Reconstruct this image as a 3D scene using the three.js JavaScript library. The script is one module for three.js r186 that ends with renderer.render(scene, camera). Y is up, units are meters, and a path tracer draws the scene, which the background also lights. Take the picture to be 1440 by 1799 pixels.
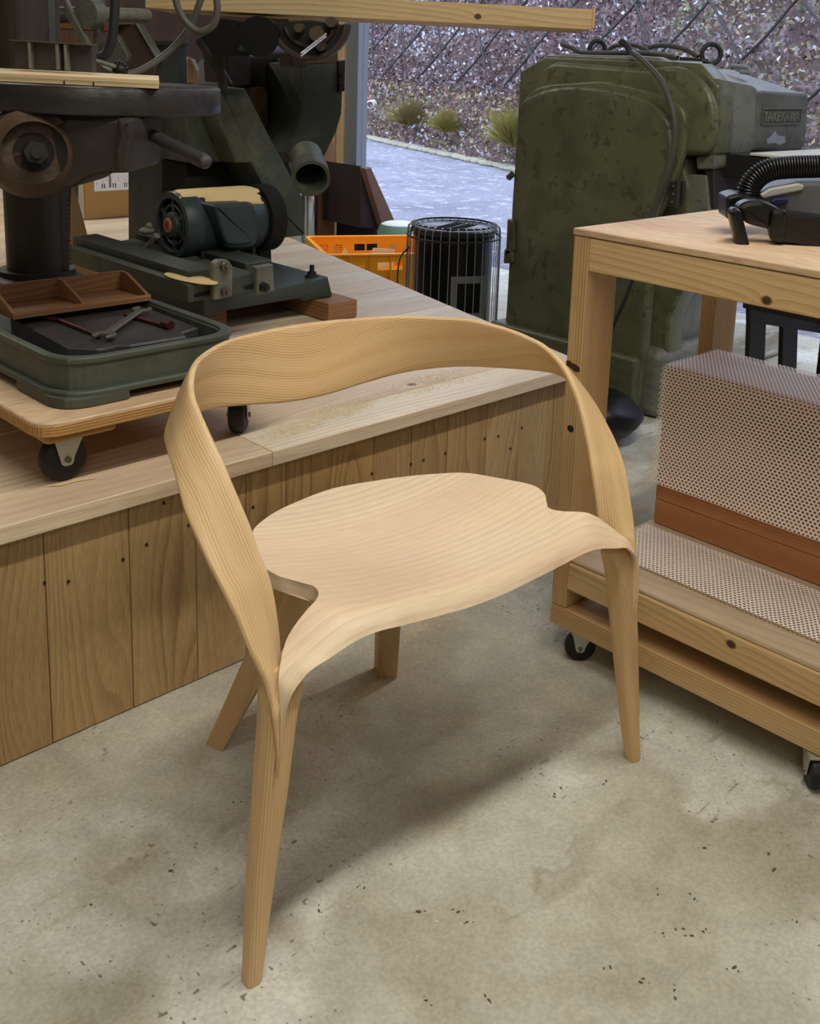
import * as THREE from 'three';
import { RoundedBoxGeometry } from 'three/addons/geometries/RoundedBoxGeometry.js';
import { mergeGeometries, mergeVertices, toCreasedNormals } from 'three/addons/utils/BufferGeometryUtils.js';
import { RectAreaLightUniformsLib } from 'three/addons/lights/RectAreaLightUniformsLib.js';
import { FontLoader } from 'three/addons/loaders/FontLoader.js';
import { TextGeometry } from 'three/addons/geometries/TextGeometry.js';

// ------------------------------------------------------------------ camera, sky, lamps, exposure
const W = 1440, H = 1799, FOCAL = 1857;
const scene = new THREE.Scene();
const camera = new THREE.PerspectiveCamera(2 * Math.atan(H / 2 / FOCAL) * 180 / Math.PI, W / H, 0.05, 200);
camera.position.set(0, 1.11, 0);
{
  const yaw = THREE.MathUtils.degToRad(47.4), pitch = THREE.MathUtils.degToRad(12.15), roll = THREE.MathUtils.degToRad(2.68);
  camera.rotation.order = 'YXZ';
  camera.rotation.set(-pitch, -yaw, roll);
  camera.setViewOffset(W, H, 720 - 860, 899.5 - 513, W, H);   // the photograph was keystone corrected: a shifted lens
}
scene.background = new THREE.Color(0.66, 0.76, 1.0);           // overcast winter sky
scene.backgroundIntensity = 3.7;
const renderer = new THREE.WebGLRenderer({ antialias: true });
renderer.toneMapping = THREE.LinearToneMapping;
renderer.toneMappingExposure = 1.0;
renderer.shadowMap.enabled = true;
RectAreaLightUniformsLib.init();
const LAMP_TINT = new THREE.Color(1.0, 0.955, 0.87);
// rows of ceiling tubes: [x, z, length, nits, label]
const LAMPS = [
  [1.0, -0.42, 2.4, 68, 'white ceiling batten with a bare tube above the chair'],
  [-1.2, 1.4, 2.4, 36, 'white ceiling batten with a bare tube behind the camera'],
  [1.2, -4.4, 2.4, 52, 'white ceiling batten with a bare tube at the back, over the platform'],
];

// ------------------------------------------------------------------ helpers
const V3 = (x, y, z) => new THREE.Vector3(x, y, z);
function rng(seed) { let s = seed >>> 0 || 1; return () => { s = (s + 0x6D2B79F5) | 0; let t = Math.imul(s ^ (s >>> 15), 1 | s); t = (t + Math.imul(t ^ (t >>> 7), 61 | t)) ^ t; return ((t ^ (t >>> 14)) >>> 0) / 4294967296; }; }
const usedNames = new Map();
function numbered(name) {
  const k = usedNames.get(name) ?? 0; usedNames.set(name, k + 1);
  return k ? name + '_' + String(k).padStart(3, '0') : name;
}
function tag(o, label, category, group, kind) {
  o.userData.label = label; o.userData.category = category;
  if (group) o.userData.group = group;
  if (kind) o.userData.kind = kind;
  return o;
}
function thing(name, label, category, pos = [0, 0, 0], turn = 0, group) {
  const o = new THREE.Group(); o.name = numbered(name); scene.add(o);
  o.position.set(...pos); o.rotation.y = turn;
  return tag(o, label, category, group);
}
function part(name, geo, mat, parent, label) {
  const m = new THREE.Mesh(geo, mat); m.name = name; parent.add(m);
  if (label) m.userData.label = label;
  return m;
}
function solo(name, geo, mat, label, category, group, kind) {
  const m = new THREE.Mesh(geo, mat); m.name = numbered(name); scene.add(m);
  return tag(m, label, category, group, kind);
}
function struct(name, geo, mat, parent) {
  const m = geo ? new THREE.Mesh(geo, mat) : new THREE.Group(); m.name = parent ? name : numbered(name);
  (parent ?? scene).add(m);
  if (!parent) m.userData.kind = 'structure';
  return m;
}
const join = (list) => mergeGeometries(list.map((g) => { const n = g.index ? g.toNonIndexed() : g; for (const k of Object.keys(n.attributes)) if (!['position', 'normal', 'uv'].includes(k)) n.deleteAttribute(k); return n; }));
// planar texture coordinates in metres: u along the grain axis, v across it
function grain(geo, axis = 'x', off = [0, 0]) {
  const g = geo.index ? geo.toNonIndexed() : geo, p = g.attributes.position, n = g.attributes.normal, uv = new Float32Array(p.count * 2);
  const A = 'xyz'.indexOf(axis);
  for (let i = 0; i < p.count; i++) {
    const q = [p.getX(i), p.getY(i), p.getZ(i)], m = [Math.abs(n.getX(i)), Math.abs(n.getY(i)), Math.abs(n.getZ(i))];
    let d = m.indexOf(Math.max(...m)), o1 = (A + 1) % 3, o2 = (A + 2) % 3;
    if (d === A) { uv[2 * i] = q[o1] * 0.12 + off[0]; uv[2 * i + 1] = q[o2] + off[1]; }
    else { uv[2 * i] = q[A] + off[0]; uv[2 * i + 1] = q[d === o1 ? o2 : o1] + off[1]; }
  }
  g.setAttribute('uv', new THREE.BufferAttribute(uv, 2));
  return g;
}
// axis-aligned chamfered box from its extents
function boxg(x0, x1, y0, y1, z0, z1, r = 0.003, seg = 1) {
  const w = x1 - x0, h = y1 - y0, d = z1 - z0, g = new RoundedBoxGeometry(w, h, d, seg, Math.min(r, w / 2.01, h / 2.01, d / 2.01));
  g.translate((x0 + x1) / 2, (y0 + y1) / 2, (z0 + z1) / 2);
  return g;
}
function cylBetween(a, b, r0, r1 = r0, seg = 20, open = false) {
  const d = b.clone().sub(a), g = new THREE.CylinderGeometry(r1, r0, d.length(), seg, 1, open);
  g.applyQuaternion(new THREE.Quaternion().setFromUnitVectors(V3(0, 1, 0), d.clone().normalize()));
  g.translate((a.x + b.x) / 2, (a.y + b.y) / 2, (a.z + b.z) / 2);
  return g;
}
const vec = (a) => V3(a[0], a[1], a[2]);
const tube = (pts, r, n = 60, rs = 10, closed = false) => new THREE.TubeGeometry(new THREE.CatmullRomCurve3(pts.map((p) => p.isVector3 ? p : vec(p)), closed, 'centripetal'), n, r, rs, closed);
function shapeOf(pts) { const s = new THREE.Shape(); pts.forEach((p, i) => (i ? s.lineTo(p[0], p[1]) : s.moveTo(p[0], p[1]))); s.closePath(); return s; }
// rounds every corner of a polygon
function rounded(pts, r, n = 5) {
  const out = [], N = pts.length;
  for (let i = 0; i < N; i++) {
    const a = new THREE.Vector2(...pts[(i + N - 1) % N]), b = new THREE.Vector2(...pts[i]), c = new THREE.Vector2(...pts[(i + 1) % N]);
    const ri = Math.min(Array.isArray(r) ? r[i] : r, a.distanceTo(b) * 0.49, c.distanceTo(b) * 0.49);
    if (ri < 1e-4) { out.push([b.x, b.y]); continue; }
    const p = b.clone().add(a.clone().sub(b).setLength(ri)), q = b.clone().add(c.clone().sub(b).setLength(ri));
    for (let k = 0; k <= n; k++) { const t = k / n; out.push([(1 - t) ** 2 * p.x + 2 * t * (1 - t) * b.x + t * t * q.x, (1 - t) ** 2 * p.y + 2 * t * (1 - t) * b.y + t * t * q.y]); }
  }
  return out;
}
// polygon in the x,y plane given at z = z1 (its near face), going back to z0
function extZ(pts, z0, z1, bevel = 0.004, holes = [], seg = 1) {
  const s = shapeOf(pts); for (const h of holes) s.holes.push(new THREE.Path(h.map((p) => new THREE.Vector2(p[0], p[1]))));
  const b = Math.min(bevel, (z1 - z0) / 2.2);
  const g = new THREE.ExtrudeGeometry(s, { depth: Math.max(z1 - z0 - 2 * b, 1e-4), bevelEnabled: b > 0, bevelSize: b, bevelOffset: -b, bevelThickness: b, bevelSegments: seg, curveSegments: 12 });
  g.translate(0, 0, z0 + b);
  return g;
}
// polygon of [z, y] on a plane x = x0 (its near face towards -x), going on to x1
function extX(pts, x0, x1, bevel = 0.004, holes = [], seg = 1) {
  const g = extZ(pts, -x1, -x0, bevel, holes, seg);         // (z, y, -x)
  g.rotateY(-Math.PI / 2);                                   // local x -> z, local z -> -x
  return g;
}
// polygon of [x, z] seen from above, from y0 up to y1
function extY(pts, y0, y1, bevel = 0.003, holes = [], seg = 1) {
  const g = extZ(pts.map((p) => [p[0], -p[1]]), y0, y1, bevel, holes.map((h) => h.map((p) => [p[0], -p[1]])), seg);
  g.rotateX(-Math.PI / 2);
  return g;
}
const crease = (g, deg = 35) => toCreasedNormals(g, deg * Math.PI / 180);
// closed lofted skin through rings of equal size; caps both ends
function loft(rings, caps = true) {
  const n = rings[0].length, pos = [], uv = [], idx = [];
  let along = 0, prev = null;
  rings.forEach((ring) => {
    const c = ring.reduce((s, p) => s.add(p), V3(0, 0, 0)).multiplyScalar(1 / n);
    if (prev) along += c.distanceTo(prev); prev = c;
    let around = 0;
    for (let k = 0; k <= n; k++) { const p = ring[k % n]; if (k) around += p.distanceTo(ring[(k - 1) % n]); pos.push(p.x, p.y, p.z); uv.push(along, around); }
  });
  for (let i = 0; i + 1 < rings.length; i++) for (let k = 0; k < n; k++) {
    const a = i * (n + 1) + k, b = a + 1, c = a + n + 1, d = c + 1; idx.push(a, b, c, b, d, c);
  }
  if (caps) for (const [i, flip] of [[0, 1], [rings.length - 1, 0]]) {
    const c = rings[i].reduce((s, p) => s.add(p), V3(0, 0, 0)).multiplyScalar(1 / n), base = pos.length / 3;
    pos.push(c.x, c.y, c.z); uv.push(0, 0);
    for (let k = 0; k <= n; k++) { const p = rings[i][k % n]; pos.push(p.x, p.y, p.z); uv.push(p.x, p.z); }
    for (let k = 0; k < n; k++) flip ? idx.push(base, base + 2 + k, base + 1 + k) : idx.push(base, base + 1 + k, base + 2 + k);
  }
  const g = new THREE.BufferGeometry();
  g.setAttribute('position', new THREE.Float32BufferAttribute(pos, 3)); g.setAttribute('uv', new THREE.Float32BufferAttribute(uv, 2)); g.setIndex(idx);
  g.computeVertexNormals();
  // weld the seam's normals
  const nn = g.attributes.normal;
  for (let i = 0; i < rings.length; i++) { const a = i * (n + 1), b = a + n, v = V3(nn.getX(a) + nn.getX(b), nn.getY(a) + nn.getY(b), nn.getZ(a) + nn.getZ(b)).normalize(); nn.setXYZ(a, v.x, v.y, v.z); nn.setXYZ(b, v.x, v.y, v.z); }
  return g;
}

// ------------------------------------------------------------------ textures and materials
function lattice(seed) { const t = new Float32Array(65536), r = rng(seed); for (let i = 0; i < 65536; i++) t[i] = r(); return t; }
const LAT = [lattice(11), lattice(29), lattice(47), lattice(83)];
// value noise, periodic over px by py cells
function pn(x, y, px, py, k = 0) {
  const L = LAT[k & 3], xi = Math.floor(x), yi = Math.floor(y); let fx = x - xi, fy = y - yi;
  fx = fx * fx * (3 - 2 * fx); fy = fy * fy * (3 - 2 * fy);
  const x0 = ((xi % px) + px) % px, y0 = ((yi % py) + py) % py, x1 = (x0 + 1) % px, y1 = (y0 + 1) % py, o = (k >> 2) * 977;
  const h = (a, b) => L[(a * 131 + b * 7919 + o) & 65535];
  return (h(x0, y0) * (1 - fx) + h(x1, y0) * fx) * (1 - fy) + (h(x0, y1) * (1 - fx) + h(x1, y1) * fx) * fy;
}
function fbm(u, v, f, oct, k = 0, fy = f) { let s = 0, a = 0.5, n = 0; for (let i = 0; i < oct; i++) { s += a * pn(u * f, v * fy, f, fy, k + i * 4); n += a; a *= 0.5; f *= 2; fy *= 2; } return s / n; }
const sstep = (a, b, x) => { const t = Math.min(1, Math.max(0, (x - a) / (b - a))); return t * t * (3 - 2 * t); };
const lin = (c) => (c <= 0.04045 ? c / 12.92 : ((c + 0.055) / 1.055) ** 2.4);
// fn(u, v, out) fills out[0..2] with sRGB 0..1 and out[3] with a height 0..1
function texture(w, h, sx, sy, fn, wantBump) {
  const data = new Uint8Array(w * h * 4), bump = wantBump ? new Uint8Array(w * h * 4) : null, o = [0, 0, 0, 0.5];
  for (let j = 0; j < h; j++) for (let i = 0; i < w; i++) {
    fn((i + 0.5) / w, (j + 0.5) / h, o);
    const q = (j * w + i) * 4;
    for (let c = 0; c < 3; c++) data[q + c] = Math.max(0, Math.min(255, o[c] * 255));
    data[q + 3] = 255;
    if (bump) { bump[q] = bump[q + 1] = bump[q + 2] = Math.max(0, Math.min(255, o[3] * 255)); bump[q + 3] = 255; }
  }
  const make = (d, srgb) => {
    const t = new THREE.DataTexture(d, w, h, THREE.RGBAFormat); t.wrapS = t.wrapT = THREE.RepeatWrapping; t.magFilter = THREE.LinearFilter; t.minFilter = THREE.LinearMipmapLinearFilter; t.generateMipmaps = true;
    if (srgb) t.colorSpace = THREE.SRGBColorSpace; t.repeat.set(1 / sx, 1 / sy); t.needsUpdate = true; return t;
  };
  return { map: make(data, true), bump: bump ? make(bump, false) : null };
}
const mix3 = (o, a, b, t) => { for (let c = 0; c < 3; c++) o[c] = a[c] + (b[c] - a[c]) * t; };
// straight or flame-grained wood; u runs along the grain
function woodTex({ w = 1024, h = 512, sx = 1, sy = 0.25, rings = 28, amp = 0.12, fx = 2, fy = 3, light, dark, tint, contrast = 1, sharp = 2.2, patch = 0.5, fibre = 0.05, knots = [], k = 0 }) {
  return texture(w, h, sx, sy, (u, v, o) => {
    let r = rings * (v + amp * (pn(u * fx, v * fy, fx, fy, k) - 0.5) + amp * 0.25 * (pn(u * fx * 2, v * fy * 2, fx * 2, fy * 2, k + 1) - 0.5)), dk = 0;
    for (const [ku, kv, kr] of knots) {
      let du = Math.abs(u - ku), dv = Math.abs(v - kv); du = Math.min(du, 1 - du) * sx; dv = Math.min(dv, 1 - dv) * sy;
      const d = Math.sqrt((du * 0.45) ** 2 + dv * dv) / kr; r += rings * 0.9 * kr / sy * Math.exp(-d * 0.9) * 2.2;
      const d2 = Math.sqrt((du * 0.8) ** 2 + dv * dv) / kr; dk = Math.max(dk, 1 - sstep(0.5, 1.05, d2));
    }
    const f = r - Math.floor(r), band = Math.pow(f, sharp) * (1 - sstep(0.9, 1, f));
    const p = pn(u * 3, r / 6, 3, Math.max(1, Math.round(rings / 6)), k + 2);
    const fib = pn(u * 64, v * h * 0.5, 64, Math.round(h * 0.5), k + 3) - 0.5;
    mix3(o, light, dark, Math.min(1, contrast * band * (0.15 + 1.25 * pn(u * 2, Math.floor(r) * 0.37, 2, 64, k + 5))));
    if (tint) { const t = patch * sstep(0.35, 0.8, p); for (let c = 0; c < 3; c++) o[c] += (tint[c] - o[c]) * t * 0.6; }
    const m = 1 + fibre * fib * 2 + 0.05 * (pn(u * 5, v * 4, 5, 4, k + 6) - 0.5);
    for (let c = 0; c < 3; c++) o[c] *= m;
    if (dk > 0) mix3(o, [...o], [0.17, 0.1, 0.06], dk * 0.85);
    o[3] = 0.6 - 0.3 * band + 0.2 * fib;
  }, true);
}
const M = {};
const std = (color, roughness, extra = {}) => new THREE.MeshStandardMaterial({ color, roughness, ...extra });
function woodMat(name, opts, rough = 0.62, bumpScale = 0.0004, color = 0xffffff) {
  const t = woodTex(opts); M[name] = std(color, rough, { map: t.map, bumpMap: t.bump, bumpScale }); M[name].name = name; return M[name];
}
const tone = (m, s, warm = 1) => { const c = m.clone(); c.color.r *= s * warm; c.color.g *= s; c.color.b *= s / warm; return c; };
const rgb = (r, g, b) => [r / 255, g / 255, b / 255];
woodMat('ribbon', { w: 1024, h: 512, sx: 1.2, sy: 0.12, rings: 28, amp: 0.035, fx: 1, fy: 2, light: rgb(223, 191, 143), dark: rgb(174, 132, 82), contrast: 0.9, fibre: 0.03, patch: 0.3, tint: rgb(205, 160, 105) }, 0.5);
woodMat('seat', { w: 1024, h: 1024, sx: 1.1, sy: 0.5, rings: 33, amp: 0.03, fx: 1, fy: 3, light: rgb(231, 210, 176), dark: rgb(188, 154, 120), contrast: 0.33, fibre: 0.03, patch: 0.75, tint: rgb(208, 174, 146), k: 7 }, 0.52);
woodMat('deckA', { sx: 2, sy: 0.26, rings: 16, amp: 0.35, fx: 2, fy: 2, light: rgb(226, 212, 184), dark: rgb(176, 152, 120), contrast: 0.5, patch: 0.6, tint: rgb(196, 170, 146), fibre: 0.06, k: 2, knots: [[0.34, 0.4, 0.012], [0.72, 0.7, 0.01]] }, 0.5);
woodMat('deckB', { sx: 2, sy: 0.26, rings: 12, amp: 0.5, fx: 2, fy: 2, light: rgb(220, 202, 172), dark: rgb(168, 140, 108), contrast: 0.55, patch: 0.6, tint: rgb(188, 158, 130), fibre: 0.06, k: 9, knots: [[0.55, 0.55, 0.011]] }, 0.5);
woodMat('frontA', { sx: 1.1, sy: 0.3, rings: 11, amp: 0.8, fx: 2, fy: 3, sharp: 3, light: rgb(182, 150, 98), dark: rgb(112, 82, 46), contrast: 0.75, patch: 0.5, tint: rgb(146, 110, 72), fibre: 0.07, k: 4, knots: [[0.3, 0.28, 0.014], [0.72, 0.72, 0.02]] }, 0.6);
woodMat('frontB', { sx: 0.9, sy: 0.26, rings: 18, amp: 0.4, fx: 2, fy: 3, light: rgb(178, 150, 104), dark: rgb(120, 92, 58), contrast: 0.65, patch: 0.6, tint: rgb(160, 120, 76), fibre: 0.07, k: 12 }, 0.6);
woodMat('pine', { sx: 1.4, sy: 0.2, rings: 15, amp: 0.3, fx: 2, fy: 2, light: rgb(208, 180, 132), dark: rgb(164, 130, 84), contrast: 0.6, patch: 0.4, tint: rgb(198, 146, 84), fibre: 0.04, k: 3, knots: [[0.3, 0.6, 0.009]] }, 0.6);
woodMat('pineLines', { sx: 1.4, sy: 0.2, rings: 30, amp: 0.12, fx: 1, fy: 2, light: rgb(204, 172, 122), dark: rgb(146, 108, 66), contrast: 0.85, sharp: 1.6, patch: 0.4, tint: rgb(188, 130, 72), fibre: 0.05, k: 14 }, 0.6);
woodMat('ply', { sx: 1.2, sy: 0.6, rings: 14, amp: 0.6, fx: 2, fy: 2, light: rgb(200, 172, 138), dark: rgb(160, 128, 98), contrast: 0.35, patch: 0.9, tint: rgb(164, 118, 82), fibre: 0.08, k: 6 }, 0.6);
woodMat('plyEdge', { sx: 1, sy: 0.024, rings: 5, amp: 0.1, fx: 2, fy: 1, light: rgb(206, 164, 100), dark: rgb(132, 88, 40), contrast: 0.9, sharp: 1.2, patch: 0.3, tint: rgb(170, 120, 64), k: 8, h: 64 }, 0.65);
woodMat('redwood', { sx: 1, sy: 0.16, rings: 30, amp: 0.12, fx: 1, fy: 2, light: rgb(192, 134, 88), dark: rgb(142, 92, 56), contrast: 0.7, patch: 0.4, tint: rgb(160, 92, 52), k: 5 }, 0.6);
woodMat('brownwood', { sx: 1, sy: 0.2, rings: 16, amp: 0.3, fx: 2, fy: 2, light: rgb(150, 108, 70), dark: rgb(100, 66, 38), contrast: 0.6, patch: 0.6, tint: rgb(122, 78, 50), k: 10 }, 0.65);
woodMat('palewood', { sx: 1, sy: 0.2, rings: 12, amp: 0.3, fx: 2, fy: 2, light: rgb(226, 204, 160), dark: rgb(184, 152, 104), contrast: 0.5, patch: 0.5, tint: rgb(204, 176, 128), k: 15 }, 0.65);
// worn painted metal: grain of dust, rubbed patches and chips
function paintTex(base, dust, chip, { dusty = 0.5, chips = 0.3, w = 512, s = 0.6, k = 0 } = {}) {
  return texture(w, w, s, s, (u, v, o) => {
    const a = fbm(u, v, 5, 4, k), b = fbm(u, v, 24, 3, k + 1), c = fbm(u, v, 9, 4, k + 2), e = pn(u * 190, v * 190, 190, 190, k + 3);
    mix3(o, base, base.map((x) => x * 0.86), sstep(0.4, 0.75, c));
    mix3(o, [...o], dust, dusty * sstep(0.45, 0.8, a * 0.7 + b * 0.3 + 0.1 * (e - 0.5)));
    const ch = sstep(0.66, 0.7, b * 0.75 + a * 0.25) * chips; mix3(o, [...o], chip, ch);
    const m = 0.95 + 0.1 * e; for (let i = 0; i < 3; i++) o[i] *= m;
    o[3] = 0.5 + 0.25 * (b - 0.5) - 0.3 * ch + 0.12 * (e - 0.5);
  }, true);
}
function paintMat(name, base, dust, chip, opt, rough = 0.5, extra = {}) { const t = paintTex(base, dust, chip, opt); M[name] = std(0xffffff, rough, { map: t.map, bumpMap: t.bump, bumpScale: 0.0012, ...extra }); M[name].name = name; }
paintMat('olive', rgb(96, 99, 72), rgb(114, 116, 86), rgb(52, 48, 36), { dusty: 0.25, chips: 0.4, k: 1 }, 0.4);
paintMat('oliveGrey', rgb(118, 119, 106), rgb(138, 138, 124), rgb(60, 58, 48), { dusty: 0.3, chips: 0.3, k: 3 }, 0.5);
paintMat('green', rgb(50, 59, 51), rgb(84, 86, 70), rgb(44, 48, 40), { dusty: 0.4, chips: 0.3, k: 5 }, 0.55);
paintMat('greenDusty', rgb(62, 69, 58), rgb(112, 108, 82), rgb(48, 50, 40), { dusty: 0.55, chips: 0.15, k: 6 }, 0.7);
paintMat('baseGreen', rgb(74, 80, 69), rgb(94, 98, 82), rgb(56, 62, 52), { dusty: 0.4, chips: 0.3, k: 8 }, 0.5);
paintMat('teal', rgb(48, 62, 63), rgb(84, 98, 92), rgb(40, 46, 44), { dusty: 0.35, chips: 0.15, k: 10 }, 0.45);
paintMat('darkIron', rgb(50, 44, 39), rgb(74, 64, 54), rgb(38, 34, 30), { dusty: 0.4, chips: 0.4, k: 12 }, 0.5);
paintMat('rustIron', rgb(76, 58, 42), rgb(112, 90, 62), rgb(52, 38, 28), { dusty: 0.6, chips: 0.5, k: 14 }, 0.6);
paintMat('steelDark', rgb(72, 70, 70), rgb(96, 92, 88), rgb(48, 46, 46), { dusty: 0.3, chips: 0.2, k: 16 }, 0.38, { metalness: 0.35 });
M.black = std(0x0b0c0e, 0.32); M.blackMatt = std(0x14140f, 0.75); M.rubber = std(0x111214, 0.6); M.void = std(0x060606, 0.9);
M.zinc = std(0xb8b9b0, 0.35, { metalness: 0.7 }); M.chrome = std(0xd6d8da, 0.18, { metalness: 1 }); M.greySteel = std(0x8a919c, 0.5);
M.bolt = std(0x6c685c, 0.45, { metalness: 0.5 }); M.darkBolt = std(0x2c2a28, 0.5, { metalness: 0.4 });
M.cable = std(0x4e4d45, 0.55); M.cableDark = std(0x2a2a2c, 0.5);
M.white = std(0xeeeeea, 0.7); M.offWhite = std(0xd8d4c6, 0.8);
M.orange = std(0xffa818, 0.45); M.red = std(0x420d11, 0.45);
M.darkwood = std(0x120c0a, 0.6);

// ------------------------------------------------------------------ room shell, lamps, outdoors
const DECK = 0.41;
{
  const conc = texture(2048, 2048, 2.6, 2.6, (u, v, o) => {
    const a = fbm(u, v, 4, 5, 0), b = fbm(u, v, 13, 4, 1), c = fbm(u, v, 60, 3, 2), e = pn(u * 700, v * 700, 700, 700, 3);
    const st = fbm(u, v, 9, 3, 6, 40), st2 = pn(u * 30, v * 330, 30, 330, 5);
    mix3(o, rgb(190, 188, 172), rgb(160, 154, 134), sstep(0.34, 0.7, a));
    mix3(o, [...o], rgb(214, 214, 204), 0.7 * sstep(0.52, 0.72, b));
    mix3(o, [...o], rgb(150, 136, 108), 0.3 * sstep(0.6, 0.76, 1 - b));
    mix3(o, [...o], rgb(120, 110, 88), 0.35 * sstep(0.6, 0.78, st) * sstep(0.5, 0.62, c));
    const pit = sstep(0.915, 0.96, pn(u * 420, v * 420, 420, 420, 9)) * sstep(0.46, 0.6, b); mix3(o, [...o], rgb(92, 82, 66), 0.7 * pit);
    const line = sstep(0.9, 0.97, st2) * sstep(0.55, 0.7, b); mix3(o, [...o], rgb(120, 110, 92), 0.45 * line);
    const m = 0.94 + 0.12 * e; for (let i = 0; i < 3; i++) o[i] *= m * (0.94 + 0.12 * c);
    o[3] = 0.5 + 0.3 * (c - 0.5) - 0.35 * pit - 0.15 * line + 0.1 * (e - 0.5);
  }, true);
  M.concrete = std(0xffffff, 0.72, { map: conc.map, bumpMap: conc.bump, bumpScale: 0.002 });
  struct('floor', grain(boxg(-3.2, 4.3, -0.2, 0, -5.8, 3.2, 0.001), 'x'), M.concrete);
  M.wallPaint = std(0x8d8474, 0.85);
  M.ceilingPaint = std(0xb9b4a6, 0.85);
  struct('ceiling', boxg(-3.2, 4.3, 2.9, 3.05, -5.8, 3.2, 0.001), M.ceilingPaint);
  struct('wall_left', boxg(-3.2, -3.05, 0, 2.9, -5.8, 3.2, 0.001), M.wallPaint);
  struct('wall_front', boxg(-3.05, 4.3, 0, 2.9, 3.05, 3.2, 0.001), M.wallPaint);
  struct('wall_back', grain(boxg(-3.05, 4.3, 0, 2.9, -5.8, -5.65, 0.001), 'y'), tone(M.brownwood, 0.2));
  // the wall on the yard side, open from its steel post to beyond the right of the picture
  struct('wall_right', join([boxg(4.15, 4.3, 0, 2.9, -5.65, -5.25, 0.001), boxg(4.15, 4.3, 2.78, 2.9, -5.25, 2.4, 0.001), boxg(4.15, 4.3, 0, 2.9, 2.4, 3.05, 0.001)]), M.wallPaint);
  // door post: grey steel channel with pale timber trims beside it
  struct('trim_1', join([boxg(4.16, 4.2, 0, 2.65, -5.085, -4.975, 0.004), boxg(4.2, 4.24, 0, 2.65, -5.085, -5.07, 0.003), boxg(4.2, 4.24, 0, 2.65, -4.99, -4.975, 0.003)]), M.greySteel);
  struct('trim_2', grain(boxg(4.14, 4.2, 0, 2.65, -5.145, -5.09, 0.004), 'y'), tone(M.palewood, 1.0, 1.05));
  struct('trim_3', grain(boxg(4.12, 4.2, 0, 2.65, -5.245, -5.156, 0.004), 'y'), tone(M.palewood, 0.85, 1.06));
}
// ceiling tubes
for (const [x, z, len, nits, label] of LAMPS) {
  const t = thing('ceiling_lamp', label, 'lamp', [x, 2.6, z], 0, 'ceiling tube lamps');
  part('housing', boxg(-len / 2 - 0.04, len / 2 + 0.04, 0.04, 0.3, -0.05, 0.05, 0.006), M.white, t);
  const glow = new THREE.MeshStandardMaterial({ color: 0xffffff, emissive: LAMP_TINT, emissiveIntensity: 6 });
  part('tube', cylBetween(V3(-len / 2, 0.02, 0), V3(len / 2, 0.02, 0), 0.016), glow, t);
  const l = new THREE.RectAreaLight(LAMP_TINT, nits, len, 0.09); l.position.set(x, 2.6 - 0.005, z); l.rotation.x = -Math.PI / 2; l.name = 'tube_light'; scene.add(l);
}
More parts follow.
